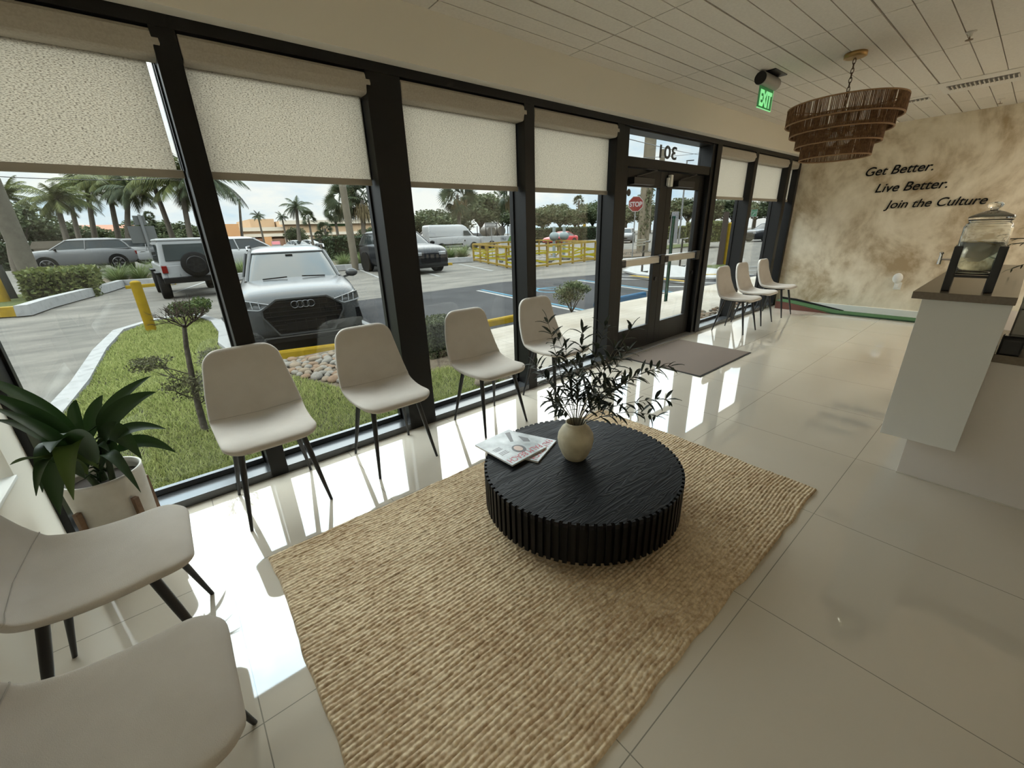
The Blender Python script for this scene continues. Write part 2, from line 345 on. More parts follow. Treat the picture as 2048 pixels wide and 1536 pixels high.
# ------------------------------------------------------------------ entrance: transom and two door leaves
DX0, DXM, DX1 = 3.70, 4.662, 5.575
fr = MB().box(DX0, 3.81, YW+.02, 2.93, 0, 2.335); fr.box(5.50, DX1, YW+.02, 2.93, 0, 2.335); fr.box(3.81, 5.50, YW+.03, 2.93, 1.995, 2.085)
fr.box(3.81, 5.50, YW+.03, 2.93, 2.32, 2.336)
df = struct('window_8', fr, alum_m, 'dark door frame with a clear transom light over the doors', bevel=.003)
MB().box(3.81, 5.50, 2.897, 2.905, 2.085, 2.32).build('transom_pane', glass_m, df)
num = textobj('suite_number', textmesh('301', .18, .001, bold=.004), black_m, (-1, 0, 0), (0, 0, 1), (4.955, 2.908, 2.145), df, .36, .135)
tag(num, 'black numerals seen reversed through the glass')
for k, (a, b_, ga, gb, lab) in enumerate(((3.81, 4.66, 3.91, 4.515, 'left entrance door leaf with a small web address on its glass'), (4.664, 5.50, 4.775, 5.385, 'right entrance door leaf'))):
    m = MB().box(a, ga, 2.815, 2.86, .012, 1.99); m.box(gb, b_, 2.815, 2.86, .012, 1.99); m.box(ga, gb, 2.815, 2.86, .012, .285); m.box(ga, gb, 2.815, 2.86, 1.825, 1.99)
    dr = struct('door_%d' % (k+1), m, alum_m, lab, bevel=.003)
    MB().box(ga, gb, 2.834, 2.841, .285, 1.825).build('glass_pane', glass_m, dr)
    cl = MB().box(a+.13, a+.50, 2.755, 2.815, 1.84, 1.905); cl.bar((a+.2, 2.785, 1.915), (a+.55, 2.77, 1.985), .02, .012); cl.bar((a+.55, 2.77, 1.985), (a+.3, 2.80, 2.0), .02, .012)
    cl.build('door_closer', black_m, dr, .004)
    pb = MB().box(a+.09, b_-.10, 2.765, 2.80, 1.02, 1.09); pb.box(a+.03, b_-.06, 2.775, 2.812, 1.085, 1.10)
    pb.build('push_bar', chrome_m, dr, .004)
    e = MB().box(a+.02, a+.10, 2.765, 2.815, 1.012, 1.085); e.box(b_-.10, b_-.01, 2.75, 2.815, 1.0, 1.11); e.build('bar_end_cap', black_m, dr, .006)
    MB().tube([(gb-.05+.02, 2.862, 1.26), (gb-.05, 2.93, 1.26), (gb-.05, 2.93, .92), (gb-.05+.02, 2.862, .92)], .013, 10).build('pull_handle', black_m, dr)
    MB().tube([(gb+.06, 2.80, .83), (gb+.06, 2.815, .83)], .025, 16).build('lock_cylinder', black_m, dr)
    if k == 0:
        tx = textobj('web_address', textmesh('jointheculture.com', .08, .0005), mat('grey_vinyl', (.22, .21, .20), .6), (-1, 0, 0), (0, 0, 1), (4.50, 2.8445, 1.14), dr, .57, .05)
        tag(tx, 'small grey web address seen reversed through the glass')
        hr = MB()
        for q in range(3): hr.box(4.17, 4.36, 2.8425, 2.8435, 1.225+q*.028, 1.238+q*.028)
        hr.build('opening_hours', mat('white_vinyl', (.8, .8, .8), .6), dr)
        st = MB().lathe([(.035, 0), (.035, .001)], 24); o = st.build('round_sticker', black_m, dr); o.rotation_euler = (PI/2, 0, 0); o.location = (3.965, 2.833, 1.765)
struct('trim_12', MB().box(3.80, 5.56, 2.70, 2.93, 0, .012), mat('threshold_aluminium', (.30, .285, .26), .45, .6), 'ribbed metal threshold under the entrance doors', bevel=.004)
ds = thing('door_sensor', 'small white contact sensor at the top of the door meeting stiles', 'sensor', (4.68, 2.80, 1.90))
MB().box(-.022, .022, -.03, .012, -.06, .06).build('body', pure_m, ds, .004); MB().box(-.05, -.026, -.015, .012, -.05, .03).build('magnet', pure_m, ds, .003)
# ------------------------------------------------------------------ ceiling fittings
ex = thing('exit_sign', 'green lit edge-lit sign hanging from the ceiling near the doors', 'exit sign', (4.63, 1.89, HC))
MB().box(-.10, .17, -.09, .06, -.008, 0).build('canopy', black_m, ex, .002)
hs = MB().tube([(-.16, 0, -.06), (.16, 0, -.06)], .052, 24); hs.build('housing', mat('grey_metal_paint', (.36, .34, .325), .45, .2), ex, .003)
MB().tube([(-.165, 0, -.06), (-.1601, 0, -.06)], .049, 24).build('end_cap', black_m, ex)
pn = MB().box(-.15, .15, -.003, .003, -.275, -.11); p_ = pn.build('acrylic_panel', mat('green_acrylic', (.03, .16, .05), .2, emit=((.05, .45, .12), .16)), ex)
let = textobj('exit_lettering', textmesh('EXIT', .16, .001, bold=.006), mat('lit_green', (.3, 1, .4), .5, emit=((.32, 1.0, .40), .62)), (1, 0, 0), (0, 0, 1), (-.125, -.005, -.255), p_, .25, .125)
ed = MB()
ed.box(-.153, .153, -.004, .004, -.279, -.274); ed.box(.148, .153, -.004, .004, -.274, -.11)
ed.build('lit_edge', MATS['lit_green'], ex)
# woven chandelier: four oval tiers of cord on wire rings
ch = thing('pendant_lamp', 'brown woven rope pendant lamp with four stepped tiers on a chain', 'lamp', (4.72, 1.285, HC))
rope_m = mat('jute_cord', (.24, .125, .055), .85, noise=(35, (.13, .062, .026), 3))
wire_m = mat('bronze_wire', (.20, .10, .05), .5)
brass_m = mat('aged_brass', (.42, .27, .11), .35, .8)
MB().lathe([(.075, 0), (.078, -.006), (.076, -.03), (.06, -.034)], 32).build('ceiling_canopy', brass_m, ch)
lk = MB()
for i in range(11):
    c = -.04-i*.032; ax = (1, 0) if i % 2 else (0, 1)
    pts = [(ax[0]*.010*math.cos(a), ax[1]*.010*math.cos(a), c-.016+.022*math.sin(a)) for a in [2*PI*j/12 for j in range(13)]]
    lk.tube(pts, .0028, 6, False)
lk.build('chain', mat('bronze_chain', (.10, .055, .03), .5, .3), ch)
MB().tube([(0, 0, -.38), (0, 0, -.62)], .010, 12).build('stem', wire_m, ch)
for i, (R, zt, zb) in enumerate(((.40, 2.33, 2.205), (.355, 2.235, 2.12), (.30, 2.15, 2.03), (.25, 2.05, 1.93))):
    zt -= HC; zb -= HC; cm = MB(); N = int(R*2*PI/.0105)
    for j in range(N):
        a = 2*PI*j/N; rr = R+random.uniform(-.002, .002); tw = random.uniform(-.006, .006)
        if random.random() < .04: continue
        cm.tube([(rr*math.cos(a), rr*math.sin(a), zt), (rr*math.cos(a+tw), rr*math.sin(a+tw), zb)], random.uniform(.0030, .0046), 5, False)
    tr_ = cm.build('woven_tier', rope_m, ch)
    rg = MB()
    for z in (zt, zb): rg.tube([(R*math.cos(2*PI*j/64), R*math.sin(2*PI*j/64), z) for j in range(65)], .0065, 6, False)
    rg.build('tier_ring', mat('wrapped_rim', (.34, .20, .10), .8) , tr_)
sp_ = MB()
for a in (.3, .3+PI/2, .3+PI, .3+1.5*PI): sp_.tube([(0, 0, -.42), (.40*math.cos(a), .40*math.sin(a), -.352)], .004, 6); sp_.tube([(0, 0, -.55), (.30*math.cos(a), .30*math.sin(a), -.53)], .004, 6)
sp_.build('wire_spider', wire_m, ch)
for a in (.9, .9+2*PI/3, .9+4*PI/3):
    MB().ball((.07*math.cos(a), .07*math.sin(a), -.60), (.028, .028, .045), 12, 8).build('bulb', mat('frosted_bulb', (.75, .72, .66), .4), ch)
# added ceiling lights, out of view, that lift the far end
for (x, y) in FILL_LAMPS:
    l_ = thing('added_fill_light', 'unseen rectangular ceiling light added to brighten the far end of the room', 'ceiling light', (x, y, HC), 0, 'added ceiling lights')
    fm_l = MB(); fm_l.box(-.61, .61, -.305, -.285, -.006, .002); fm_l.box(-.61, .61, .285, .305, -.006, .002); fm_l.box(-.61, -.59, -.285, .285, -.006, .002); fm_l.box(.59, .61, -.285, .285, -.006, .002); fm_l.build('frame', pure_m, l_)
    MB().box(-.59, .59, -.285, .285, -.004, .0).build('diffuser', mat('fill_light_diffuser', (.8, .8, .78), .5, emit=((1.0, .93, .80), FILL_POWER)), l_)
# ceiling vents and sprinklers
vent_m = mat('vent_white', (.66, .63, .57), .5)
def vent(cx, cy, lab, sx, sy, slots):
    v = thing('ceiling_vent', lab, 'vent', (cx, cy, HC), 0)
    MB().box(-sx, sx, -sy, sy, -.004, .002).build('face_plate', vent_m, v, .001)
    f = MB()
    for i in range(slots):
        y = -sy*.8+1.6*sy*i/(slots-1); f.box(-sx*.33, sx*.33, y-.004, y+.004, -.016, -.002)
    f.build('louvre_blades', vent_m, v)
    MB().box(-sx*.35, sx*.35, -sy*.82, sy*.82, -.0055, -.004).build('throat_shade_plate', mat('painted_duct_shade', (.14, .13, .115), .8), v)  # flat dark plate, the duct's shade is put into its colour
vent(6.78, .72, 'square white air vent in the ceiling right of the pendant', .29, .30, 16)
vent(7.10, 1.27, 'small white air vent in the ceiling half behind the pendant', .16, .16, 8)
for (x, y, lab) in ((4.954, .666, 'ceiling sprinkler head nearer the camera, upper right'), (7.955, .643, 'ceiling sprinkler head close to the plaster wall')):
    s = thing('fire_sprinkler', lab, 'sprinkler', (x, y, HC))
    MB().lathe([(.03, 0), (.03, -.006), (.012, -.01), (.010, -.03)], 20).build('escutcheon', vent_m, s)
    sd = MB().lathe([(.022, -.052), (.022, -.049)], 16); sd.bar((-.011, 0, -.03), (-.006, 0, -.05), .003, .003); sd.bar((.011, 0, -.03), (.006, 0, -.05), .003, .003); sd.build('deflector', mat('brass_tip', (.18, .12, .07), .4, .6), s)
# lettering on the plaster wall
for (txt, y, z, wd, h, lab) in (('Get Better.', 1.853, 2.022, .735, None, 'raised black italic words Get Better, top line on the plaster wall'),
                               ('Live Better.', 1.690, 1.787, .765, None, 'raised black italic words Live Better, middle line on the plaster wall'),
                               ('Join the Culture', 1.535, 1.560, 1.03, None, 'raised black italic words Join the Culture, bottom line on the plaster wall')):
    o = textobj('wall_lettering', textmesh(txt, 1.0, .006, .28, bold=.004), mat('black_letter_paint', (.006, .006, .006), .7, spec=.15), (0, -1, 0), (0, 0, 1), (XR-.007, y, z), None, wd)
    tag(o, lab, 'lettering', 'wall slogan')
# outlet with a plug-in device on the plaster wall
ou = thing('plug_in_air_freshener', 'round white plug-in on the wall outlet below the slogan', 'air freshener', (XR, 1.13, .50))
MB().ball((-.05, .02, .08), (.05, .06, .075), 20, 12).build('dome', pure_m, ou)
MB().box(-.012, 0, -.04, .045, -.09, .02).build('outlet_plate', pure_m, ou, .004)
MB().box(-.045, -.012, -.012, .028, -.06, -.015).build('plug', pure_m, ou, .004)
# putting green along the plaster wall
pg = thing('putting_mat', 'green practice putting mat with a ramp, lying along the plaster wall', 'putting mat', (8.30, 0, 0))
turf_m = mat('green_turf', (.06, .15, .055), .95, bump=(400, .5, .004))
MB().box(-.11, .155, -2.3, 2.35, .001, .022).build('turf_strip', turf_m, pg)
MB().box(-.13, -.11, -2.3, 2.35, .001, .016).build('edge_binding', mat('dark_green_edge', (.02, .05, .025), .9), pg)
rp = MB().prism([(1.78, .022), (2.40, .115), (2.62, .13), (2.62, .022)], 'x', -.11, .15); rp.build('ramp', turf_m, pg)
MB().prism([(1.78, .001), (2.40, .108), (2.62, .122), (2.62, .001)], 'x', -.132, -.111).build('ramp_side', mat('red_brown_panel', (.13, .045, .03), .6), pg)
MB().prism([(1.7, .03), (2.40, .15), (2.63, .165), (2.63, .12), (2.40, .112), (1.7, .015)], 'x', .151, .170).build('backstop_rail', black_m, pg)
# ------------------------------------------------------------------ door mat and rug
dm = thing('door_mat', 'taupe ribbed mat with a thin black edge in front of the doors', 'doormat', (4.47, 2.225, 0))
MB().box(-.595, .60, -.445, .45, .001, .007).build('rubber_backing', rubber_m, dm)
mm = bpy.data.materials.new('ribbed_carpet'); mm.use_nodes = True; t = mm.node_tree; b = t.nodes['Principled BSDF']; b.inputs['Roughness'].default_value = .95; b.inputs['Specular IOR Level'].default_value = .08; b.inputs['Base Color'].default_value = (.20, .163, .137, 1)
wv = t.nodes.new('ShaderNodeTexWave'); wv.inputs['Scale'].default_value = 26; wv.bands_direction = 'X'; tc = t.nodes.new('ShaderNodeTexCoord'); bp = t.nodes.new('ShaderNodeBump'); bp.inputs['Strength'].default_value = .6; bp.inputs['Distance'].default_value = .004
t.links.new(tc.outputs['Object'], wv.inputs['Vector']); t.links.new(wv.outputs['Fac'], bp.inputs['Height']); t.links.new(bp.outputs[0], b.inputs['Normal'])
MB().box(-.582, .587, -.432, .437, .007, .011).build('ribbed_pile', mm, dm, .002)
# jute rug: knotted relief as real geometry
RX0, RX1, RY0, RY1 = .055, 2.555, .425, 1.965
nx, ny = 620, 400
U, V_ = np.meshgrid(np.linspace(0, 1, nx), np.linspace(0, 1, ny)); LX, LY = RX1-RX0, RY1-RY0
X = U*LX; Y = V_*LY
rng = np.random.RandomState(3)
def smooth_noise(x, y, s, seed):
    g = np.random.RandomState(seed).rand(80, 80); xi = (x*s) % 79; yi = (y*s) % 79; a = xi.astype(int); c = yi.astype(int); fx = xi-a; fy = yi-c; fx = fx*fx*(3-2*fx); fy = fy*fy*(3-2*fy)
    return g[a, c]*(1-fx)*(1-fy)+g[a+1, c]*fx*(1-fy)+g[a, c+1]*(1-fx)*fy+g[a+1, c+1]*fx*fy
row = .0172; knot = .0225
wob = (smooth_noise(X, Y, 6, 1)-.5)*.010; wob2 = (smooth_noise(X, Y, 7, 2)-.5)*.012
ry = (Y+wob)/row; ri = np.floor(ry); fyv = ry-ri; kx = (X+wob2)/knot+.5*(ri % 2)+.13*np.sin(ri*2.1); fk = kx-np.floor(kx)
kid = (np.floor(kx)*131+ri*977).astype(int) % 4096; kr = np.random.RandomState(9).rand(4096)[kid]
hz = np.sqrt(np.clip(1-(2*fyv-1)**2*.92, 0, 1))*(.55+.45*np.sqrt(np.clip(1-(2*fk-1)**2*.9, 0, 1)))*(.75+.4*kr)
Z = .003+.0105*hz
ex_ = (smooth_noise(Y*1.0, X*0+.3, 9, 5)-.5); ey_ = (smooth_noise(X*1.0, Y*0+.7, 9, 6)-.5)
PX = RX0+X+ex_*.018*(1-U)**6-ex_*.02*U**6; PY = RY0+Y+ey_*.016*(1-V_)**6+ey_*.014*V_**6
edge = np.minimum(np.minimum(U, 1-U)*LX, np.minimum(V_, 1-V_)*LY); Z = Z*np.clip(edge/.006, .12, 1)
verts = np.stack([PX, PY, Z], -1).reshape(-1, 3)
ii = (np.arange(ny-1)[:, None]*nx+np.arange(nx-1)[None, :]).ravel(); F = np.stack([ii, ii+1, ii+nx+1, ii+nx], 1)
jm = bpy.data.materials.new('natural_jute'); jm.use_nodes = True; t = jm.node_tree; b = t.nodes['Principled BSDF']; b.inputs['Roughness'].default_value = .85; b.inputs['Specular IOR Level'].default_value = .25
tc = t.nodes.new('ShaderNodeTexCoord'); n1 = t.nodes.new('ShaderNodeTexNoise'); n1.inputs['Scale'].default_value = 55; n1.inputs['Detail'].default_value = 3; n2 = t.nodes.new('ShaderNodeTexNoise'); n2.inputs['Scale'].default_value = 4
ad = t.nodes.new('ShaderNodeMath'); ad.operation = 'MULTIPLY_ADD'; ad.inputs[1].default_value = .35
r = t.nodes.new('ShaderNodeValToRGB'); r.color_ramp.elements[0].position = .48; r.color_ramp.elements[0].color = (.47, .33, .20, 1); r.color_ramp.elements[1].position = .85; r.color_ramp.elements[1].color = (.78, .64, .44, 1)
for n in (n1, n2): t.links.new(tc.outputs['Object'], n.inputs['Vector'])
t.links.new(n2.outputs['Fac'], ad.inputs[0]); t.links.new(n1.outputs['Fac'], ad.inputs[2]); t.links.new(ad.outputs[0], r.inputs['Fac']); t.links.new(r.outputs[0], b.inputs['Base Color'])
rug = link('jute_rug', npmesh('jute_rug', verts, F, True), jm)
tag(rug, 'large chunky woven natural jute rug under the round coffee table', 'rug')
# ------------------------------------------------------------------ coffee table
TZ = .29; TC = (1.447, 1.228); TR = .508
ct = thing('coffee_table', 'low round black wooden coffee table with a fluted side', 'table', (TC[0], TC[1], .012))
wm = bpy.data.materials.new('black_stained_oak'); wm.use_nodes = True; t = wm.node_tree; b = t.nodes['Principled BSDF']; b.inputs['Roughness'].default_value = .5; b.inputs['Specular IOR Level'].default_value = .22
tc = t.nodes.new('ShaderNodeTexCoord'); mp = t.nodes.new('ShaderNodeMapping'); mp.inputs['Scale'].default_value = (1.2, 9, 1); mp.inputs['Rotation'].default_value = (0, 0, .9)
n = t.nodes.new('ShaderNodeTexNoise'); n.inputs['Scale'].default_value = 2.2; n.inputs['Detail'].default_value = 2; n.inputs['Distortion'].default_value = .8
wv = t.nodes.new('ShaderNodeMath'); wv.operation = 'MULTIPLY'; wv.inputs[1].default_value = 14; fr_ = t.nodes.new('ShaderNodeMath'); fr_.operation = 'SINE'; 
r = t.nodes.new('ShaderNodeValToRGB'); r.color_ramp.elements[0].color = (.010, .011, .013, 1); r.color_ramp.elements[1].color = (.017, .018, .021, 1)
bp = t.nodes.new('ShaderNodeBump'); bp.inputs['Strength'].default_value = .35; bp.inputs['Distance'].default_value = .002
t.links.new(tc.outputs['Object'], mp.inputs[0]); t.links.new(mp.outputs[0], n.inputs['Vector']); t.links.new(n.outputs['Fac'], wv.inputs[0]); m6 = t.nodes.new('ShaderNodeMath'); m6.operation = 'MULTIPLY'; m6.inputs[1].default_value = 4
t.links.new(wv.outputs[0], m6.inputs[0]); t.links.new(m6.outputs[0], fr_.inputs[0]); t.links.new(fr_.outputs[0], r.inputs['Fac']); t.links.new(fr_.outputs[0], bp.inputs['Height']); t.links.new(r.outputs[0], b.inputs['Base Color']); t.links.new(bp.outputs[0], b.inputs['Normal'])
zt = TZ-.012
NS = 88
notch = []
for j in range(NS):
    for (a, rr) in ((0, TR), (.56, TR), (.56, TR-.014), (1.0, TR-.014)):
        th = 2*PI*(j+a)/NS; notch.append((rr*math.cos(th), rr*math.sin(th)))
MB().prism(notch, 'z', zt-.022, zt).build('tabletop', wm, ct)
fl_ = MB().prism(notch, 'z', .068, zt-.022); fl_.build('fluted_side', mat('black_stain', (.0045, .0045, .005), .5, spec=.2), ct)
MB().lathe([(.40, 0), (.40, .069)], 48).build('plinth', rubber_m, ct)
# magazines
def magazine(loc, rz, lab, wd=.25, hh=.30, th=.010, big=True):
    m = thing('magazine', lab, 'magazine', loc, rz, 'magazines on the coffee table')
    MB().box(0, wd, 0, hh, 0, th-.0008).build('pages', mat('paper_edge', (.72, .70, .68), .7), m)
    cv = bpy.data.materials.get('magazine_cover') or mat('magazine_cover', (.62, .66, .68), .25, noise=(9, (.30, .33, .35), 6, .35, .62))
    c = MB().box(-.001, wd+.001, -.001, hh+.001, th-.0008, th).build('cover', cv, m)
    textobj('title', textmesh('PALM BEACH', .1, .0002, spacing=1.05), mat('red_ink', (.50, .03, .05), .4), (1, 0, 0), (0, 1, 0), (.012, hh-.055, th+.0005), m, wd-.024, .042)
    if big:
        f = MB()
        def disc(cx, cy, rx, ry, z, mb): mb.prism([(cx+rx*math.cos(2*PI*i/24), cy+ry*math.sin(2*PI*i/24)) for i in range(24)], 'z', th, z)
        h_ = MB(); disc(.12, hh-.095, .036, .045, th+.0004, h_); h_.build('portrait_hair', mat('ink_dark', (.05, .045, .05), .4), c)
        s_ = MB(); disc(.12, hh-.10, .022, .030, th+.0006, s_); s_.build('portrait_face', mat('ink_skin', (.62, .45, .38), .4), c)
        l = MB()
        for q in range(3): l.box(.185, .235, .12+q*.012, .125+q*.012, th, th+.0004)
        for q in range(3): l.box(.18, .235, .17+q*.012, .175+q*.012, th, th+.0004)
        l.prism([(.02, .03), (.05, .02), (.10, .12), (.085, .13)], 'z', th, th+.0004); l.prism([(.0, .16), (.02, .10), (.045, .17), (.02, .2)], 'z', th, th+.0004)
        l.build('cover_lines', mat('ink_grey', (.12, .12, .13), .4), c)
    return m
def plane_pt(px, py, z):
    d = _f+_r*((px-1024)/FPX)+_u*((768-py)/FPX); return CAMP+d*((z-CAMH)/d.z)
P1, P2, P3, P4 = [plane_pt(*q, TZ+.02) for q in ((956.5, 889), (1015, 935.5), (1093, 893.6), (1027.6, 858))]
ang = math.atan2(P2.y-P3.y, P2.x-P3.x)
# top magazine: its own top edge faces the camera (title upside down in view)
dxv = (P2-P3); rz = math.atan2(dxv.y, dxv.x)
magazine((P3.x-math.cos(rz+PI/2)*.305, P3.y-math.sin(rz+PI/2)*.305, TZ+.0115), rz, 'topmost magazine, grey cover with a portrait and red title', .26, .305)
o2 = plane_pt(1112, 884, TZ); rz2 = rz+.33
magazine((o2.x-math.cos(rz2+PI/2)*.30, o2.y-math.sin(rz2+PI/2)*.30, TZ+.0005), rz2, 'lower magazine, fanned out under the portrait cover', .25, .30, .010, False)
# vase with olive branches
vb = plane_pt(1150, 915, TZ)
vs = thing('vase', 'bulbous sand coloured ceramic vase on the coffee table', 'vase', (vb.x, vb.y, TZ+.0005))
cer_m = mat('rough_ceramic', (.64, .58, .43), .55, noise=(14, (.48, .425, .295), 6), bump=(45, .3, .004))
VS = 1.0
MB().lathe([(.048, 0), (.054, .004), (.070, .03), (.088, .075), (.094, .115), (.090, .145), (.074, .175), (.056, .190), (.052, .198), (.053, .210), (.049, .212), (.045, .205), (.045, .19), (.06, .17), (.07, .12), (.05, .02)], 48).build('ceramic_body', cer_m, vs)
br = thing('olive_branches', 'bunch of leafy dark olive branches standing in the ceramic vase', 'branches', (vb.x, vb.y, TZ+.03))
stem_m = mat('olive_twig', (.10, .09, .06), .7); ol_m = leafmat('olive_leaf', (.018, .028, .018), (.055, .068, .045), .12)
def olive_leaf(mb, p, d, up, L, W):
    d = d.normalized(); s = d.cross(up)
    s = s.normalized() if s.length > .01 else Vector((1, 0, 0)); nrm = s.cross(d)
    pts = []
    for t_, wv_, z_ in ((0, .05, 0), (.3, .8, .02), (.6, 1, .01), (.85, .6, -.05), (1, .05, -.12)):
        c = p+d*(L*t_)+nrm*(L*z_); pts.append((c-s*W*wv_, c+nrm*(-W*.25), c+s*W*wv_))
    mb.add([q for tr in pts for q in tr], [(i*3+k, i*3+k+1, i*3+k+4, i*3+k+3) for i in range(4) for k in range(2)], True)
# camera-frame directions only choose which way each branch leans in the room
def lean(r_, u_, f_=0): return Vector((_r0.x*r_+math.cos(YAW)*f_, _r0.y*r_+math.sin(YAW)*f_, u_))
BR = [(-.15, .42, .0, .50), (-.10, .40, .05, .40), (-.16, .25, .0, .33), (.02, .36, .10, .42), (.10, .36, .08, .46), (.17, .40, -.02, .50), (.33, .20, .10, .52), (.34, .22, .0, .50), (.24, .10, -.05, .42), (.30, -.02, .05, .40), (.10, .22, -.12, .30), (-.10, .12, -.10, .26), (.0, .28, -.08, .32), (.18, .2, -.12, .34), (.05, .3, .16, .36), (.22, .28, .05, .40), (-.05, .32, -.03, .36), (.12, .30, .0, .38)]
for k, (a, b_, c_, L_) in enumerate(BR):
    rnd = random.Random(100+k); d0 = lean(a, b_, c_).normalized(); droop = 0.55 if a > .22 else .18
    pts = [Vector((0, 0, 0)), Vector((0, 0, .10))+d0*.01, Vector((0, 0, .17))+d0*.05]
    p = pts[-1]; dd = (d0+Vector((0, 0, .55))).normalized(); ns = 9
    for i in range(ns):
        dd = (dd*.8+d0*.25+Vector((rnd.uniform(-.08, .08), rnd.uniform(-.08, .08), rnd.uniform(-.05, .05)-droop*.035*i))).normalized(); p = p+dd*(L_/ns); pts.append(p)
    sm = MB().tube(pts, [.0022]*3+[.0022-.0014*i/ns for i in range(ns)], 6)
    so = sm.build('stem', stem_m, br)
    lv = MB()
    for i in range(4, len(pts)):
        base = pts[i]; d = (pts[i]-pts[i-1]).normalized()
        for sgn in (0, PI, 1.6, 4.4):
            if rnd.random() < .12: continue
            az = sgn+rnd.uniform(-.5, .5)+i*1.3; side = d.orthogonal().normalized(); side = Matrix.Rotation(az, 3, d) @ side
            ld = (d*.55+side*.85+Vector((0, 0, -.05))).normalized()
            olive_leaf(lv, base+d*rnd.uniform(-.01, .01), ld, Vector((0, 0, 1)), rnd.uniform(.048, .082), rnd.uniform(.0068, .0105))
    olive_leaf(lv, pts[-1], dd, Vector((0, 0, 1)), .07, .008)
    lv.build('leaves', ol_m, so)
#---PART3---
# ------------------------------------------------------------------ upholstered shell chairs
fab_m = mat('oatmeal_upholstery', (.545, .505, .455), .95, spec=.2, noise=(7, (.50, .46, .41), 6), bump=(420, .35, .0022))
fab2_m = fab_m
def chair_shell():
    # centre line in local (y, z): front edge of the seat to the top of the back; chair faces -y
    P = [(-.235, .438), (-.215, .452), (-.16, .460), (-.06, .453), (.06, .447), (.13, .449), (.172, .462), (.202, .492), (.222, .54), (.236, .62), (.247, .70), (.257, .78), (.266, .845), (.2685, .872)]
    Wd = [.215, .218, .222, .226, .231, .234, .235, .235, .232, .222, .209, .194, .180, .175]
    P = [Vector((0, a, b)) for a, b in P]
    # resample with a Catmull-Rom spline
    out = []; K = 5
    for i in range(len(P)-1):
        p0, p1, p2, p3 = P[max(i-1, 0)], P[i], P[i+1], P[min(i+2, len(P)-1)]
        for k in range(K):
            t = k/K
            q = .5*((2*p1)+(p2-p0)*t+(2*p0-5*p1+4*p2-p3)*t*t+(3*p1-p0-3*p2+p3)*t**3); out.append((q, Wd[i]*(1-t)+Wd[i+1]*t))
    out.append((P[-1], Wd[-1]))
    s = [0]
    for i in range(1, len(out)): s.append(s[-1]+(out[i][0]-out[i-1][0]).length)
    T = s[-1]; rings = []; n = len(out); NC = 28
    for i, (c, w_) in enumerate(out):
        d = (out[min(i+1, n-1)][0]-out[max(i-1, 0)][0]).normalized(); nr = Vector((0, -d.z, d.y))   # towards the sitter
        e0, e1 = s[i], T-s[i]; rad0, rad1 = .085, .075
        for e, R in ((e0, rad0), (e1, rad1)):
            if e < R: w_ = w_-R+math.sqrt(max(R*R-(R-e)**2, 0))
        th = .019*math.sqrt(min(1, (min(e0, e1)+.0016)/.016)) if min(e0, e1) < .0144 else .019
        bend = math.exp(-((s[i]-.46)/.16)**2)*.040+.006
        ring = []
        for j in range(NC):
            a = 2*PI*j/NC; ca, sa = math.cos(a), math.sin(a)
            x = w_*math.copysign(abs(ca)**.22, ca) if abs(ca) > 1e-6 else 0
            o_ = th*math.copysign(abs(sa)**.62, sa)
            q = c+Vector((x, 0, 0))+nr*(o_+bend*(abs(x)/.23)**2.4)
            ring.append(q)
        rings.append(ring)
    k = min(range(n), key=lambda i: abs(s[i]-.445)); return rings, k
_rings, _k = chair_shell()
def make_chair(label):
    t = thing('dining_chair', label, 'chair', (0, 0, 0), 0, 'oatmeal upholstered chairs')
    se = MB().loft(_rings[:_k+1]).build('seat', fab_m, t); bk = MB().loft(_rings[_k-0:]).build('backrest', fab_m, t)
    pp = MB()
    c = [Vector(_rings[_k][j])*1.0 for j in range(0, 15)]; pp.tube([v+Vector((0, -.0012, .0012)) for v in c], .0016, 6)
    pp.build('seam', mat('seam_thread', (.44, .41, .37), .9), se)
    fm = MB()
    for (sx, sy) in ((-1, -1), (1, -1), (-1, 1), (1, 1)):
        a, b_ = Vector((sx*.145, sy*.12, .437)), Vector((sx*.203, sy*.213, .0))
        MB().tube([a, a.lerp(b_, .35), b_], [.0155, .0145, .0078], 14).build('leg', black_m, t)
    fm.bar((-.15, -.12, .425), (.15, -.12, .425), .03, .012); fm.bar((-.15, .12, .425), (.15, .12, .425), .03, .012); fm.bar((-.12, -.12, .425), (-.12, .12, .425), .03, .012); fm.bar((.12, -.12, .425), (.12, .12, .425), .03, .012)
    fm.build('seat_frame', black_m, t)
    return t
CH = [((.231, 2.452), 0, 'oatmeal upholstered chair standing nearest the white planter under the first dark mullion'),
      ((.937, 2.459), 0, 'oatmeal upholstered chair second from the planter, in front of the parked grey car'),
      ((1.748, 2.442), 0, 'oatmeal upholstered chair third from the planter, behind the magazines'),
      ((2.50, 2.452), 0, 'oatmeal upholstered chair behind the olive branches, closest to the doors on their left'),
      ((6.06, 2.41), 0, 'oatmeal upholstered chair right beside the entrance doors, first of the far trio'),
      ((6.76, 2.45), 0, 'oatmeal upholstered chair in the middle of the far trio'),
      ((7.55, 2.45), 0, 'oatmeal upholstered chair closest to the plaster wall and putting mat'),
      ((-.39, 1.69), PI/2, 'oatmeal upholstered chair in the left foreground, in front of the white planter'),
      ((-.340, .99), PI/2, 'oatmeal upholstered chair nearest the camera, in the bottom left corner')]
c0 = make_chair(CH[0][2])
for i, ((x, y), rz, lab) in enumerate(CH):
    if i == 0: c0.location = (x, y, 0); continue
    dupat(c0, (x, y, 0), rz, lab)
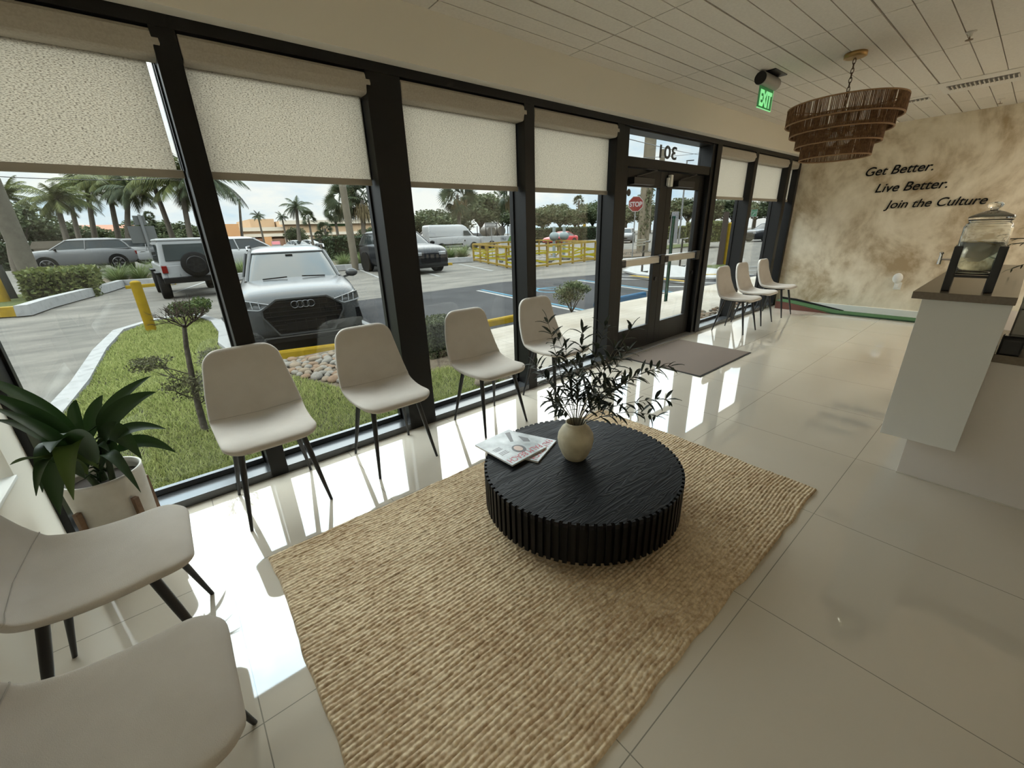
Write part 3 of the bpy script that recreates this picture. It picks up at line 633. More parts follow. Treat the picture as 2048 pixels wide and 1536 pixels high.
# ------------------------------------------------------------------ potted plant in the corner
pt = thing('potted_plant', 'large-leaved dark green plant in a white pot with wooden stand legs, in the corner', 'plant', (-.44, 2.47, 0))
MB().lathe([(.118, .13), (.128, .14), (.140, .44), (.141, .455), (.133, .455), (.130, .43)], 48, cap=False).build('pot', mat('matte_white_ceramic', (.62, .59, .54), .6, noise=(20, (.57, .54, .49), 3)), pt)
MB().lathe([(.001, .135), (.120, .135), (.120, .14), (.001, .14)], 32).build('pot_base', MATS['matte_white_ceramic'], pt)
MB().lathe([(.131, .405), (.001, .415)], 32, cap=False).build('soil', mat('potting_soil', (.03, .022, .016), .95), pt)
oak_m = mat('walnut_wood', (.20, .115, .06), .5, noise=(25, (.14, .075, .04), 4))
for a in (-2.35, -.95, .65, 2.2):
    l = MB(); l.bar((.150*math.cos(a), .150*math.sin(a), .34), (.150*math.cos(a), .150*math.sin(a), 0), .022, .022, (math.cos(a), math.sin(a), 0)); l.build('stand_leg', oak_m, pt, .002)
cr_ = MB(); cr_.bar((.15*math.cos(-2.35), .15*math.sin(-2.35), .12), (.15*math.cos(.65), .15*math.sin(.65), .12), .02, .02); cr_.bar((.15*math.cos(-.95), .15*math.sin(-.95), .12), (.15*math.cos(2.2), .15*math.sin(2.2), .12), .02, .02); cr_.build('stand_cross', oak_m, pt)
lf1 = leafmat('broad_leaf', (.008, .026, .008), (.030, .062, .014), .2)
lf2 = leafmat('young_leaf', (.05, .085, .02), (.08, .12, .025), .3)
def blade(mb, p0, p1, p2, W, n=14, fold=.22, roll=0):
    """one arching lance-shaped leaf along a bent midrib"""
    vs = []
    for i in range(n+1):
        t = i/n; p = p0*(1-t)**2+p1*2*t*(1-t)+p2*t*t; d = ((p1-p0)*(1-t)+(p2-p1)*t).normalized()
        wv_ = W*(math.sin(PI*t**.8)**.75)*(1-.25*t) if 0 < t < 1 else .001
        s = d.cross(Vector((0, 0, 1))); s = s.normalized() if s.length > .02 else Vector((1, 0, 0)); s = (Matrix.Rotation(roll, 3, d) @ s); u = s.cross(d).normalized()
        vs += [p-s*wv_+u*wv_*fold*1.3, p-s*wv_*.5+u*wv_*fold*.5, p, p+s*wv_*.5+u*wv_*fold*.5, p+s*wv_+u*wv_*fold*1.3]
    mb.add(vs, [(i*5+k, i*5+k+1, i*5+k+6, i*5+k+5) for i in range(n) for k in range(4)], True)
PC = Vector((-.44, 2.47, 0))
for (dx, dy, h) in ((0, 0, .66), (.05, -.03, .58), (-.05, -.05, .60)): MB().tube([(dx*.5, dy*.5, .40), (dx*.8, dy, .5), (dx, dy*1.2, h)], [.013, .011, .005], 10).build('stem', mat('green_stem', (.05, .07, .03), .6), pt)
# tip position in the photograph, heading, half width, arch height, height where the leaf leaves its stem
LV = [(-60, 745, -108, .043, .10, .66), (-40, 782, -100, .036, .08, .62), (-30, 812, -95, .032, .07, .60), (-50, 905, -88, .046, .13, .60), (72, 992, -95, .032, .24, .52), (122, 1030, -104, .070, .36, .54), (85, 985, -112, .055, .30, .54), (165, 1000, -88, .052, .32, .54), (20, 930, -98, .040, .10, .52),
      (302, 752, 14, .030, .05, .68), (312, 784, 4, .044, .08, .64), (332, 858, -8, .036, .09, .60), (284, 918, -22, .050, .20, .60), (352, 905, 0, .036, .12, .54), (222, 945, -35, .046, .26, .54), (205, 790, 40, .032, .05, .62),
      (105, 800, -70, .034, .10, .60), (165, 905, -50, .040, .10, .56), (60, 870, -84, .040, .12, .57), (250, 830, 20, .034, .09, .58), (140, 850, -120, .036, .08, .58), (-20, 840, -104, .036, .10, .58), (270, 960, -12, .034, .22, .50), (175, 985, -55, .040, .26, .50)]
def solve_tip(px, py, az):
    d = Vector((math.cos(math.radians(az)), math.sin(math.radians(az)), 0)); z = .6
    for _ in range(8):
        n = _r-_f*((px-1024)/FPX); q = Vector((PC.x, PC.y, z))-CAMP; rho = -n.dot(q)/n.dot(d); rho = min(max(rho, .21 if py > 960 else .10), .62); x, y = PC.x+d.x*rho, PC.y+d.y*rho; z = zat(py, x, y)
    x = max(x, XL+.03); y = min(y, 2.70); return Vector((x, y, max(.2, min(z, 1.05))))-PC
for i, (px, py, az, W_, hh_, z0) in enumerate(LV):
    m = MB(); tip = solve_tip(px, py, az); st = Vector((.02*math.cos(i), .02*math.sin(i)-.01, z0-.08)); b0 = st+(Vector((tip.x, tip.y, 0))*.22)+Vector((0, 0, .07))
    m.tube([st, st.lerp(b0, .5)+Vector((0, 0, .02)), b0], [.0045, .004, .0032], 6); c_ = b0.lerp(tip, .45)+Vector((0, 0, hh_)); blade(m, b0, c_, tip, W_, roll=(.75 if abs(az) < 45 else 0)+.2*math.sin(i*2.1))
    m.build('leaf', lf2 if i in (8, 7) else lf1, pt)
# ------------------------------------------------------------------ reception counter
quartz_m = mat('taupe_countertop', (.185, .150, .112), .25, noise=(90, (.165, .132, .10), 2))
lam_m = mat('grey_laminate', (.76, .765, .745), .45)
lamw_m = mat('warm_grey_panel', (.70, .655, .62), .5)
rc = thing('reception_counter', 'pale grey reception counter with a raised ledge and taupe tops', 'counter', (3.0, 0, 0))
MB().box(.10, 1.9, -1.9, .177, 0, .74).build('lower_body', lamw_m, rc, .002)
MB().box(0, 1.75, -.018, .291, .258, 1.037).build('raised_box', lam_m, rc, .0015)
MB().box(-.035, 1.90, -.024, .330, 1.037, 1.073).build('raised_top', quartz_m, rc, .002)
MB().box(.085, .80, -1.9, -.0185, .74, .78).build('desk_top', quartz_m, rc, .002)
MB().box(.094, .0995, -1.9, .178, 0, .006).build('floor_seal', mat('caulk', (.60, .56, .50), .7), rc)
# printer-like white box and black tray on the lower desk
pr = thing('white_desk_box', 'white textured box with a dark lid line standing on the lower desk', 'box', (3.50, -.30, .7805))
MB().box(-.17, .25, -.30, .25, 0, .19).build('body', mat('ribbed_white_plastic', (.50, .49, .46), .6, bump=(140, .5, .004)), pr, .006)
MB().box(-.173, .25, -.303, .253, .195, .235).build('lid', mat('white_plastic', (.55, .54, .51), .5), pr, .006)
MB().box(-.165, .245, -.295, .245, .185, .197).build('lid_gap', rubber_m, pr)
cd = thing('card_terminal', 'black rounded card terminal on the front edge of the lower desk', 'card terminal', (3.14, -.055, .7805))
cp_ = []
for (cx, cz, a0) in ((.03, .012, PI), (-.055, .012, 1.5*PI)): pass
rr = [(-.05, 0), (.03, 0), (.035, .07), (.03, .085), (.02, .092), (-.04, .092), (-.052, .085), (-.056, .07)]
MB().prism(rr, 'y', -.045, .03).build('housing', mat('black_plastic', (.012, .012, .013), .35), cd, .008)
MB().box(-.045, .02, -.04, .025, .0925, .095).build('screen', mat('dark_screen', (.02, .02, .025), .1), cd, .001)
# beverage dispenser
bd = thing('drink_dispenser', 'round glass drink dispenser with lemon water on a black metal stand, on the raised counter', 'dispenser', (3.150, .155, 1.0735))
dg = bpy.data.materials.new('clear_jar_glass'); dg.use_nodes = True; b = dg.node_tree.nodes['Principled BSDF']; b.inputs['Transmission Weight'].default_value = 1; b.inputs['Roughness'].default_value = .02; b.inputs['IOR'].default_value = 1.45; b.inputs['Base Color'].default_value = (.96, .98, .97, 1)
wt = bpy.data.materials.new('water'); wt.use_nodes = True; b = wt.node_tree.nodes['Principled BSDF']; b.inputs['Transmission Weight'].default_value = .85; b.inputs['Roughness'].default_value = .05; b.inputs['IOR'].default_value = 1.33; b.inputs['Base Color'].default_value = (.80, .84, .74, 1)
S4 = [(-.082, -.074), (.082, -.074), (.082, .074), (-.082, .074)]
for (sx, sy) in S4:
    MB().box(sx-.010, sx+.010, sy-.0155, sy+.0155, 0, .217).build('stand_leg', black_m, bd, .003)
rg = MB()
for z in (.075,):
    for i in range(4):
        a, b_ = S4[i], S4[(i+1) % 4]; rg.bar((*a, z), (*b_, z), .012, .012)
rg.build('stand_rail', black_m, bd)
# rotate stand by its placement; jar body
jar = MB().lathe([(.070, .088), (.080, .092), (.084, .10), (.084, .305), (.080, .317), (.072, .322), (.072, .330), (.076, .333), (.0765, .338), (.068, .338), (.067, .320), (.076, .306), (.0795, .295), (.0795, .104), (.064, .097)], 48)
jar.build('glass_jar', dg, bd)
MB().lathe([(.001, .100), (.078, .103), (.0788, .232), (.001, .232)], 40, cap=False).build('water', wt, bd)
lem = mat('lemon_slice', (.62, .42, .10), .5)
for (x, y, tz, rx) in ((-.045, -.02, .222, .25), (-.03, .035, .226, .15), (.01, .0, .226, .2)):
    o = MB().lathe([(.022, -.002), (.023, 0), (.022, .002)], 24).build('lemon_slice', lem, bd); o.location = (x, y, tz); o.rotation_euler = (rx, .3, 0)
MB().lathe([(.079, .340), (.079, .350), (.070, .356), (.036, .372), (.014, .378), (.014, .386), (.025, .392), (.028, .402), (.020, .412), (.004, .415)], 40).build('glass_lid', dg, bd)
sg = MB().tube([(-.02, .083, .15), (-.02, .135, .15)], .005, 10); sg.tube([(-.02, .130, .125), (-.02, .130, .175)], [.009, .006], 12); sg.ball((-.02, .130, .180), (.011, .009, .007), 12, 6)
sg.build('spigot', steel_m, bd); MB().tube([(-.02, .080, .15), (-.02, .090, .15)], .016, 16).build('spigot_washer', rubber_m, bd)
bd.rotation_euler = (0, 0, math.radians(3))
# plant in a dark glass vase on the ledge behind
dp = thing('palm_arrangement', 'dark vase of thin palm fronds at the right edge of the counter', 'plant', (3.75, -.27, .7805))
MB().lathe([(.05, 0), (.07, .02), (.085, .12), (.078, .22), (.05, .30), (.045, .34), (.05, .36), (.042, .36), (.04, .30)], 32).build('dark_vase', mat('smoked_glass', (.03, .03, .035), .08, spec=.8), dp)
nw = MB()
for i in range(6): nw.tube([(.088*math.cos(a), .088*math.sin(a), .10+.03*math.sin(a*3+i)+i*.012) for a in [2*PI*j/24 for j in range(25)]], .0018, 5, False)
nw.build('wire_wrap', steel_m, dp)
fm_ = leafmat('frond_leaf', (.018, .026, .012), (.05, .06, .028), .15)
for i in range(15):
    rnd = random.Random(40+i); a = 2*PI*i/15+rnd.uniform(-.2, .2); el = rnd.uniform(.1, 1.1); d = Vector((math.cos(a)*math.cos(el), math.sin(a)*math.cos(el), math.sin(el)))
    m = MB(); p = Vector((0, 0, .36)); pts = [p]; dd = (d+Vector((0, 0, .6))).normalized()
    for q in range(8): dd = (dd+Vector((0, 0, -.16))+d*.05).normalized(); p = p+dd*.052; pts.append(p)
    m.tube(pts, .0025, 5)
    for q in range(2, 9):
        ax = (pts[q]-pts[q-1]).normalized()
        for s_ in (-1, 1):
            sd = ax.cross(Vector((0, 0, 1))).normalized()*s_; olive_leaf(m, pts[q], (sd*.7+ax*.7+Vector((0, 0, -.2))), Vector((0, 0, 1)), .09*(1-.06*q), .004)
    m.build('frond', fm_, dp)
#---PART4---
# ================================================================== OUTDOORS
GZ = -.33
RK = (CAMH-GZ)/(CAMH+.15)
def RS(P): return [(x*RK, y*RK) for x, y in P]
ALB = .185
asph_m = mat('weathered_asphalt', (.38, .355, .31), .95, noise=(.9, (.21, .20, .18), 12, .32, .60), bump=(60, .4, .01))
_t = asph_m.node_tree; _tc2 = [n for n in _t.nodes if n.type == 'TEX_COORD'][0]; _m2 = _t.nodes.new('ShaderNodeMapping'); _m2.inputs['Scale'].default_value = (.55, 1.7, 1); _m2.inputs['Rotation'].default_value = (0, 0, .35)
_n2 = [n for n in _t.nodes if n.type == 'TEX_NOISE'][0]; _t.links.new(_tc2.outputs['Object'], _m2.inputs[0]); _t.links.new(_m2.outputs[0], _n2.inputs['Vector']); _n2.inputs['Roughness'].default_value = .65
dark_asph_m = mat('fresh_asphalt', (.115, .115, .118), .95, noise=(1.1, (.075, .075, .078), 10, .3, .7), bump=(70, .4, .01))
curb_m = mat('white_painted_concrete', (.70, .70, .69), .85, noise=(6, (.50, .50, .49), 8, .25, .5))
yellow_m = mat('yellow_paint', (.62, .40, .02), .7, noise=(8, (.50, .32, .02), 5))
soil_m = mat('lawn_soil', (.13, .12, .055), 1, noise=(3, (.085, .10, .04), 8), bump=(40, .8, .03))
mulch_m = mat('dry_mulch', (.30, .245, .18), 1, noise=(12, (.18, .14, .10), 8), bump=(40, .8, .02))
conc_m = mat('grey_concrete', (.36, .34, .29), .9, noise=(4, (.30, .28, .24), 6))
struct('parking_lot', MB().box(-120, 160, 2.95, 200, -.6, GZ), asph_m, 'sun bleached asphalt parking lot and road outside')
struct('side_ground', MB().box(-120, XL-.2, -60, 2.95, -.6, GZ), asph_m, 'asphalt beside the side window')
struct('parking_bay', MB().prism(RS([(.75, 6.15), (2.9, 6.0), (2.9, 4.4), (14.5, 4.4), (14.5, 7.0), (12.6, 9.4), (8.4, 10.8), (5.6, 10.75), (.75, 10.9)]), 'z', GZ-.02, GZ+.006), dark_asph_m, 'dark freshly sealed asphalt of the parking bays')
pav = lines_mat('plank_paving', (.135, .12, .097), (.078, .068, .055), .42, .1, .14, .05, .006, .85, .3, 1.45, .03)
struct('walkway', MB().prism([(2.75, 2.95), (16, 2.95), (16, 4.7), (7.3, 5.12), (2.70, 5.15)], 'z', -.6, -.025), pav, 'pale plank-patterned paved walkway outside the doors')
LAWN = [SL(p, -.12 if p[1] < 6 else -.15) for p in [(-1.42, 2.95), (-1.22, 4.0), (-1.12, 5.3), (-1.0, 7.0), (-.96, 9.0), (-.82, 10.7), (-.35, 11.55), (.28, 11.75), (.52, 10.4), (.52, 9.0), (.40, 8.0), (.50, 6.3), (.95, 5.2), (1.2, 4.4), (1.9, 4.3), (2.45, 4.2), (2.62, 3.2), (2.62, 2.95)]]
def slab(P, z0, dz):
    n = len(P); m = MB(); m.add([(x, y, z0) for x, y in P]+[(x, y, slope_z(y)+dz) for x, y in P], [tuple(reversed(range(n))), tuple(range(n, 2*n))]+[(i, (i+1) % n, n+(i+1) % n, n+i) for i in range(n)]); return m
struct('lawn_soil', slab(LAWN, -.6, -.005), soil_m, 'soil under the lawn outside the windows')
BED = [SL(p, -.12) for p in [(1.2, 4.4), (.95, 5.2), (.52, 6.2), (2.6, 6.2), (2.95, 5.7), (2.95, 2.95), (2.62, 2.95), (2.62, 3.2), (2.45, 4.2)]]
struct('planting_bed', slab(BED, -.6, -.012), mulch_m, 'dry mulch bed beside the lawn')
# grass blades over the lawn: nobody could count them
def inpoly(x, y, P):
    r = np.zeros(len(x), bool); n = len(P)
    for i in range(n):
        (x1, y1), (x2, y2) = P[i], P[(i+1) % n]; c = ((y1 > y) != (y2 > y)) & (x < (x2-x1)*(y-y1)/(y2-y1+1e-12)+x1); r ^= c
    return r
def grass(N, poly, z0, hmin, hmax, seed, wd=.0035, near=True):
    R = np.random.RandomState(seed); P = np.array(poly); lo, hi = P.min(0), P.max(0)
    x = R.uniform(lo[0], hi[0], N*3); y = lo[1]+(hi[1]-lo[1])*R.rand(N*3)**(1.7 if near else 1); k = inpoly(x, y, poly); x, y = x[k][:N], y[k][:N]; n = len(x)
    h = R.uniform(hmin, hmax, n)*(.6+.8*smooth_noise(x+5, y+5, 2.2, 4)); a = R.uniform(0, 2*PI, n); b_ = R.uniform(0, 2*PI, n); ln = R.uniform(.3, 1.1, n)*h
    wd = wd*(1+.12*np.maximum(y-3, 0)); dx, dy = np.cos(a)*wd, np.sin(a)*wd; tx, ty = np.cos(b_)*ln, np.sin(b_)*ln
    z = slope_z(y)+z0
    V = np.stack([np.stack([x-dx, y-dy, z], -1), np.stack([x+dx, y+dy, z], -1), np.stack([x+dx*.7+tx*.4, y+dy*.7+ty*.4, z+h*.6], -1), np.stack([x-dx*.7+tx*.4, y-dy*.7+ty*.4, z+h*.6], -1), np.stack([x+tx, y+ty, z+h], -1)], 1).reshape(-1, 3)
    i = np.arange(n)*5; F = np.concatenate([np.stack([i, i+1, i+2], 1), np.stack([i, i+2, i+3], 1), np.stack([i+3, i+2, i+4], 1)])
    return npmesh('lawn_grass', V, F)
g = link('lawn_grass', grass(85000, LAWN, -.006, .025, .06, 11), leafmat('grass_blade', (.17, .22, .05), (.50, .53, .19), .45)); tag(g, 'green lawn grass outside the left windows', 'grass', None, 'stuff')
# white painted kerb around the lawn point
def strip(name, path, wd, z0, z1, m, lab, slope=False):
    mb = MB(); pr = []; zz = z1
    for i, p in enumerate(path):
        a = Vector((*path[max(i-1, 0)], 0)); b_ = Vector((*path[min(i+1, len(path)-1)], 0)); d = (b_-a).normalized(); s = Vector((-d.y, d.x, 0))*wd/2; p = Vector((*p, 0)); z1 = slope_z(p.y)+zz if slope else zz
        pr.append([(p.x-s.x, p.y-s.y, z0), (p.x+s.x, p.y+s.y, z0), (p.x+s.x*.85, p.y+s.y*.85, z1), (p.x-s.x*.85, p.y-s.y*.85, z1)])
    mb.loft(pr, True, False); return struct(name, mb, m, lab)
strip('kerb_strip', [SL(q) for q in [(-1.50, 2.95), (-1.31, 4.0), (-1.21, 5.3), (-1.09, 7.0), (-1.05, 9.0), (-.91, 10.8), (-.40, 11.67), (.33, 11.87), (.61, 10.4)]], .20, -.6, .045, curb_m, 'white painted kerb along the lawn edge', True)
strip('kerb_strip', [SL(q) for q in [(.62, 10.4), (.62, 9.0), (.51, 8.0), (.60, 6.9)]], .22, -.6, .05, curb_m, 'short white painted kerb between the lawn and the parked grey car', True)
# ------------------------------------------------------------------ river stones: individuals
stone_mats = [mat('river_stone_tan', (.50, .40, .29), .8, noise=(9, (.42, .33, .24), 4)), mat('river_stone_grey', (.47, .43, .37), .8, noise=(9, (.38, .35, .30), 4)), mat('river_stone_rust', (.46, .31, .20), .8, noise=(9, (.36, .24, .16), 4))]
smeshes = []
for k in range(3):
    for q in range(2):
        R = random.Random(k*7+q); mb = MB(); mb.ball((0, 0, 0), (1, R.uniform(.65, .85), R.uniform(.5, .65)), 12, 8)
        mb.v = [(v[0]*(1+R.uniform(-.05, .05)), v[1]*(1+R.uniform(-.05, .05)), v[2]*(1+R.uniform(-.05, .05))) for v in mb.v]
        me = mb.mesh('river_stone'); fixn(me); me.materials.append(stone_mats[k]); smeshes.append(me)
def stones(poly, N, r0, r1, z0, seed, label, group):
    R = random.Random(seed); pts = []; xs = [p[0] for p in poly]; ys = [p[1] for p in poly]; tries = 0
    while len(pts) < N and tries < 40000:
        tries += 1; x, y = R.uniform(min(xs), max(xs)), R.uniform(min(ys), max(ys)); r = R.uniform(r0, r1)
        if not inpoly(np.array([x]), np.array([y]), poly)[0]: continue
        if any((x-a)**2+(y-b_)**2 < ((r+c)*.80)**2 for a, b_, c in pts): continue
        pts.append((x, y, r))
    for (x, y, r) in pts:
        o = bpy.data.objects.new('river_stone', R.choice(smeshes)); COL.objects.link(o); o.location = (x, y, (slope_z(y)-.012 if z0 is None else z0)+r*.32); o.scale = (r*1.1, r*1.1, r); o.rotation_euler = (R.uniform(-.2, .2), R.uniform(-.2, .2), R.uniform(0, 6.28)); tag(o, label, 'stone', group)
stones([SL(q, -.12) for q in [(.75, 6.0), (1.05, 5.0), (1.3, 4.5), (2.1, 4.75), (2.45, 5.7), (2.3, 5.95)]], 190, .045, .085, None, 1, 'rounded river stone in the bed in front of the parked grey car', 'river stones between the lawn and the parking bay')
stones([(5.9, 2.98), (9.2, 2.98), (9.2, 3.38), (5.9, 3.45)], 95, .035, .065, -.025, 2, 'rounded river stone in the strip outside the windows right of the doors', 'river stones right of the doors')
for (x, y, r, lab) in ((2.38, 3.36, .14, 'tan boulder on the lawn edge, behind the third window chair'), (2.56, 3.52, .13, 'rust brown boulder on the lawn edge, farther from the window')):
    mb = MB().ball((0, 0, 0), (1, .75, .6), 14, 9); mb.v = [(a*random.uniform(.94, 1.06), b_*random.uniform(.94, 1.06), c*random.uniform(.94, 1.06)) for a, b_, c in mb.v]
    o = mb.build('boulder', stone_mats[0 if r > .135 else 2]); o.location = (x, y, -.06); o.scale = (r, r, r); tag(o, lab, 'boulder')
# ------------------------------------------------------------------ painted stripes on the asphalt
white_p = mat('white_road_paint', (.62, .62, .60), .8, noise=(14, (.45, .45, .44), 6, .25, .5)); blue_p = mat('blue_road_paint', (.16, .42, .58), .8, noise=(14, (.14, .34, .48), 6))
def stripe(p1, p2, wd, m, lab, z=GZ+.008):
    a, b_ = [Vector((*(plane_pt(*p, z).xy if p[0] > 30 else p), z)) for p in (p1, p2)]
    mb = MB().bar(a, b_, wd, .004); return struct('parking_stripe', mb, m, lab)
stripe((2.86*RK, 11.2*RK), (2.72*RK, 6.2*RK), .12, white_p, 'white bay line right of the parked grey car')
for k, (a, b_) in enumerate((((955, 581), (1178, 627)), ((1154, 561), (1372, 591)))):
    stripe(a, b_, .11, white_p, 'white accessible bay line'); A, B = plane_pt(*a, GZ), plane_pt(*b_, GZ)
    stripe((A.x+.16, A.y), (B.x+.16, B.y), .11, blue_p, 'blue accessible bay line')
for i, (a, b_) in enumerate((((1234, 545), (1262, 546)), ((1236, 552), (1305, 553)), ((1238, 558), (1312, 559)), ((1334, 558), (1450, 559)), ((1334, 565), (1456, 566)), ((1330, 573), (1468, 574)), ((1395, 580), (1478, 579)), ((1470, 533), (1515, 533)), ((1470, 541), (1512, 541)), ((1468, 549), (1508, 549)))):
    stripe(a, b_, .16, white_p, 'white hatch stripe of the crossing')
for (a, b_) in (((712, 536), (760, 556)), ((832, 540), (880, 553)), ((918, 528), (985, 542)), ((350, 585), (420, 560))):
    stripe(a, b_, .12, white_p, 'white bay line of the far parking row')
wa = plane_pt(1108, 580, GZ); wc = MB()
wc.tube([(wa.x+.55*math.cos(a), wa.y+.55*math.sin(a), GZ+.009) for a in [i*PI/10 for i in range(2, 18)]], .045, 6); wc.bar((wa.x-.1, wa.y+.9, GZ+.01), (wa.x, wa.y+.1, GZ+.01), .1, .004); wc.bar((wa.x, wa.y+.1, GZ+.01), (wa.x+.6, wa.y, GZ+.01), .1, .004); wc.bar((wa.x+.6, wa.y, GZ+.01), (wa.x+.8, wa.y-.5, GZ+.01), .1, .004)
wc.v = [(x, y, min(z, GZ+.013)) for x, y, z in wc.v]
struct('accessible_symbol', wc, blue_p, 'pale blue wheelchair symbol painted in the accessible bay')
def wheelstop(x0, x1, y0, y1, m, lab):
    t = MB(); a, b_ = Vector((x0, y0, 0)), Vector((x1, y1, 0)); d = (b_-a).normalized(); s = Vector((-d.y, d.x, 0))
    prof = [(-.075, 0), (-.06, .10), (-.045, .125), (.045, .125), (.06, .10), (.075, 0)]
    t.loft([[tuple(p+s*q+Vector((0, 0, GZ+.004+z))) for q, z in prof] for p in (a, b_)], True, False)
    o = t.build('wheel_stop', m); tag(o, lab, 'wheel stop'); return o
wheelstop(.90, 2.62, 7.08, 6.62, yellow_m, 'yellow concrete wheel stop in front of the parked grey car')
wheelstop(3.2*RK, 5.02*RK, 5.8*RK, 5.8*RK, yellow_m, 'yellow concrete wheel stop behind the third window chair')
wheelstop(6.95*RK, 8.7*RK, 5.62*RK, 5.6*RK, mat('blue_stop_paint', (.05, .19, .36), .7, noise=(6, (.04, .14, .28), 5)), 'blue painted wheel stop seen through the left door leaf')
q1, q2 = plane_pt(252, 578, GZ), plane_pt(352, 569, GZ); wheelstop(q1.x, q2.x, q1.y, q2.y, yellow_m, 'yellow wheel stop behind the yellow bollard by the lawn point')
q1, q2 = plane_pt(858, 532, GZ), plane_pt(905, 530, GZ); wheelstop(q1.x, q2.x, q1.y, q2.y, yellow_m, 'yellow wheel stop far across the lot below the ornamental grass')
# ------------------------------------------------------------------ cars
darkglass_m = mat('dark_car_glass', (.05, .06, .062), .06, spec=.10); tyre_m = mat('tyre', (.016, .016, .017), .85); carglass_m = mat('car_glass', (.10, .12, .12), .04, spec=.22); dkpl_m = mat('black_car_plastic', (.014, .014, .015), .45); rim_m = mat('alloy_rim', (.45, .45, .46), .3, .9)
lens_m = mat('headlight_lens', (.40, .43, .45), .08, .2, spec=.9); redlens_m = mat('tail_lens', (.30, .015, .012), .15); drl_m = mat('white_light_strip', (.75, .78, .80), .2); hub_m = mat('dark_rim', (.06, .06, .062), .35, .6)
def sec(y, hw, zb, zt, cr=.02):
    h = zt-zb; half = [(0, zb), (hw*.80, zb), (hw*.965, zb+.05), (hw, zb+.35*h), (hw*.985, zb+.74*h), (hw*.94, zt-.045), (hw*.83, zt-.004), (hw*.45, zt+cr*.8), (0, zt+cr)]
    return [(x, y, z) for x, z in half]+[(-x, y, z) for x, z in reversed(half[1:-1])]
def rrect(y0, y1, hw, z, r=.16, taper=.9):
    pts = []
    for cx, cy, a0 in ((hw-r, y1-r, 0), (-(hw-r), y1-r, PI/2), (-(hw*taper-r), y0+r, PI), (hw*taper-r, y0+r, 1.5*PI)):
        for i in range(4): a = a0+i*PI/6; pts.append((cx+r*math.cos(a), cy+r*math.sin(a), z))
    return pts
KIND = {
 'suv': dict(L=4.5, st=[(-2.25, .60, .36, .74), (-2.22, .76, .27, .82), (-2.12, .87, .22, .91), (-1.9, .92, .20, .99), (-1.5, .93, .2, 1.045), (-1.05, .93, .2, 1.085), (0, .93, .2, 1.11), (1.2, .93, .2, 1.13), (1.9, .90, .24, 1.12), (2.15, .84, .32, 1.06), (2.25, .70, .40, .92)],
   gh=[(1.05, -1.13, 2.08, .86), (1.30, -.74, 1.94, .79), (1.50, -.42, 1.76, .715), (1.565, -.22, 1.60, .66), (1.60, .1, 1.3, .50)], wb=2.68, r=.36),
 'sedan': dict(L=4.7, st=[(-2.35, .58, .34, .64), (-2.3, .76, .24, .70), (-2.15, .86, .2, .78), (-1.8, .90, .18, .86), (-1.0, .91, .18, .93), (0, .91, .18, .95), (1.3, .91, .18, .97), (2.1, .88, .24, .97), (2.3, .80, .34, .90), (2.35, .66, .4, .78)],
   gh=[(.92, -1.05, 1.75, .82), (1.15, -.6, 1.35, .74), (1.36, -.15, .95, .66), (1.42, .0, .75, .60), (1.45, .2, .5, .45)], wb=2.75, r=.33),
 'van': dict(L=5.9, st=[(-2.95, .70, .40, .90), (-2.9, .86, .3, 1.0), (-2.7, .95, .26, 1.15), (-2.2, 1.0, .25, 1.35), (-1.7, 1.0, .25, 1.45), (2.85, 1.0, .3, 1.45), (2.95, .96, .4, 1.4)],
   gh=[(1.40, -1.95, 2.95, .97), (1.8, -1.6, 2.95, .93), (2.25, -1.2, 2.94, .88), (2.42, -.9, 2.9, .82), (2.48, -.5, 2.7, .7)], wb=3.6, r=.36),
}
def rotring(n, r, rin, x0, x1): return None
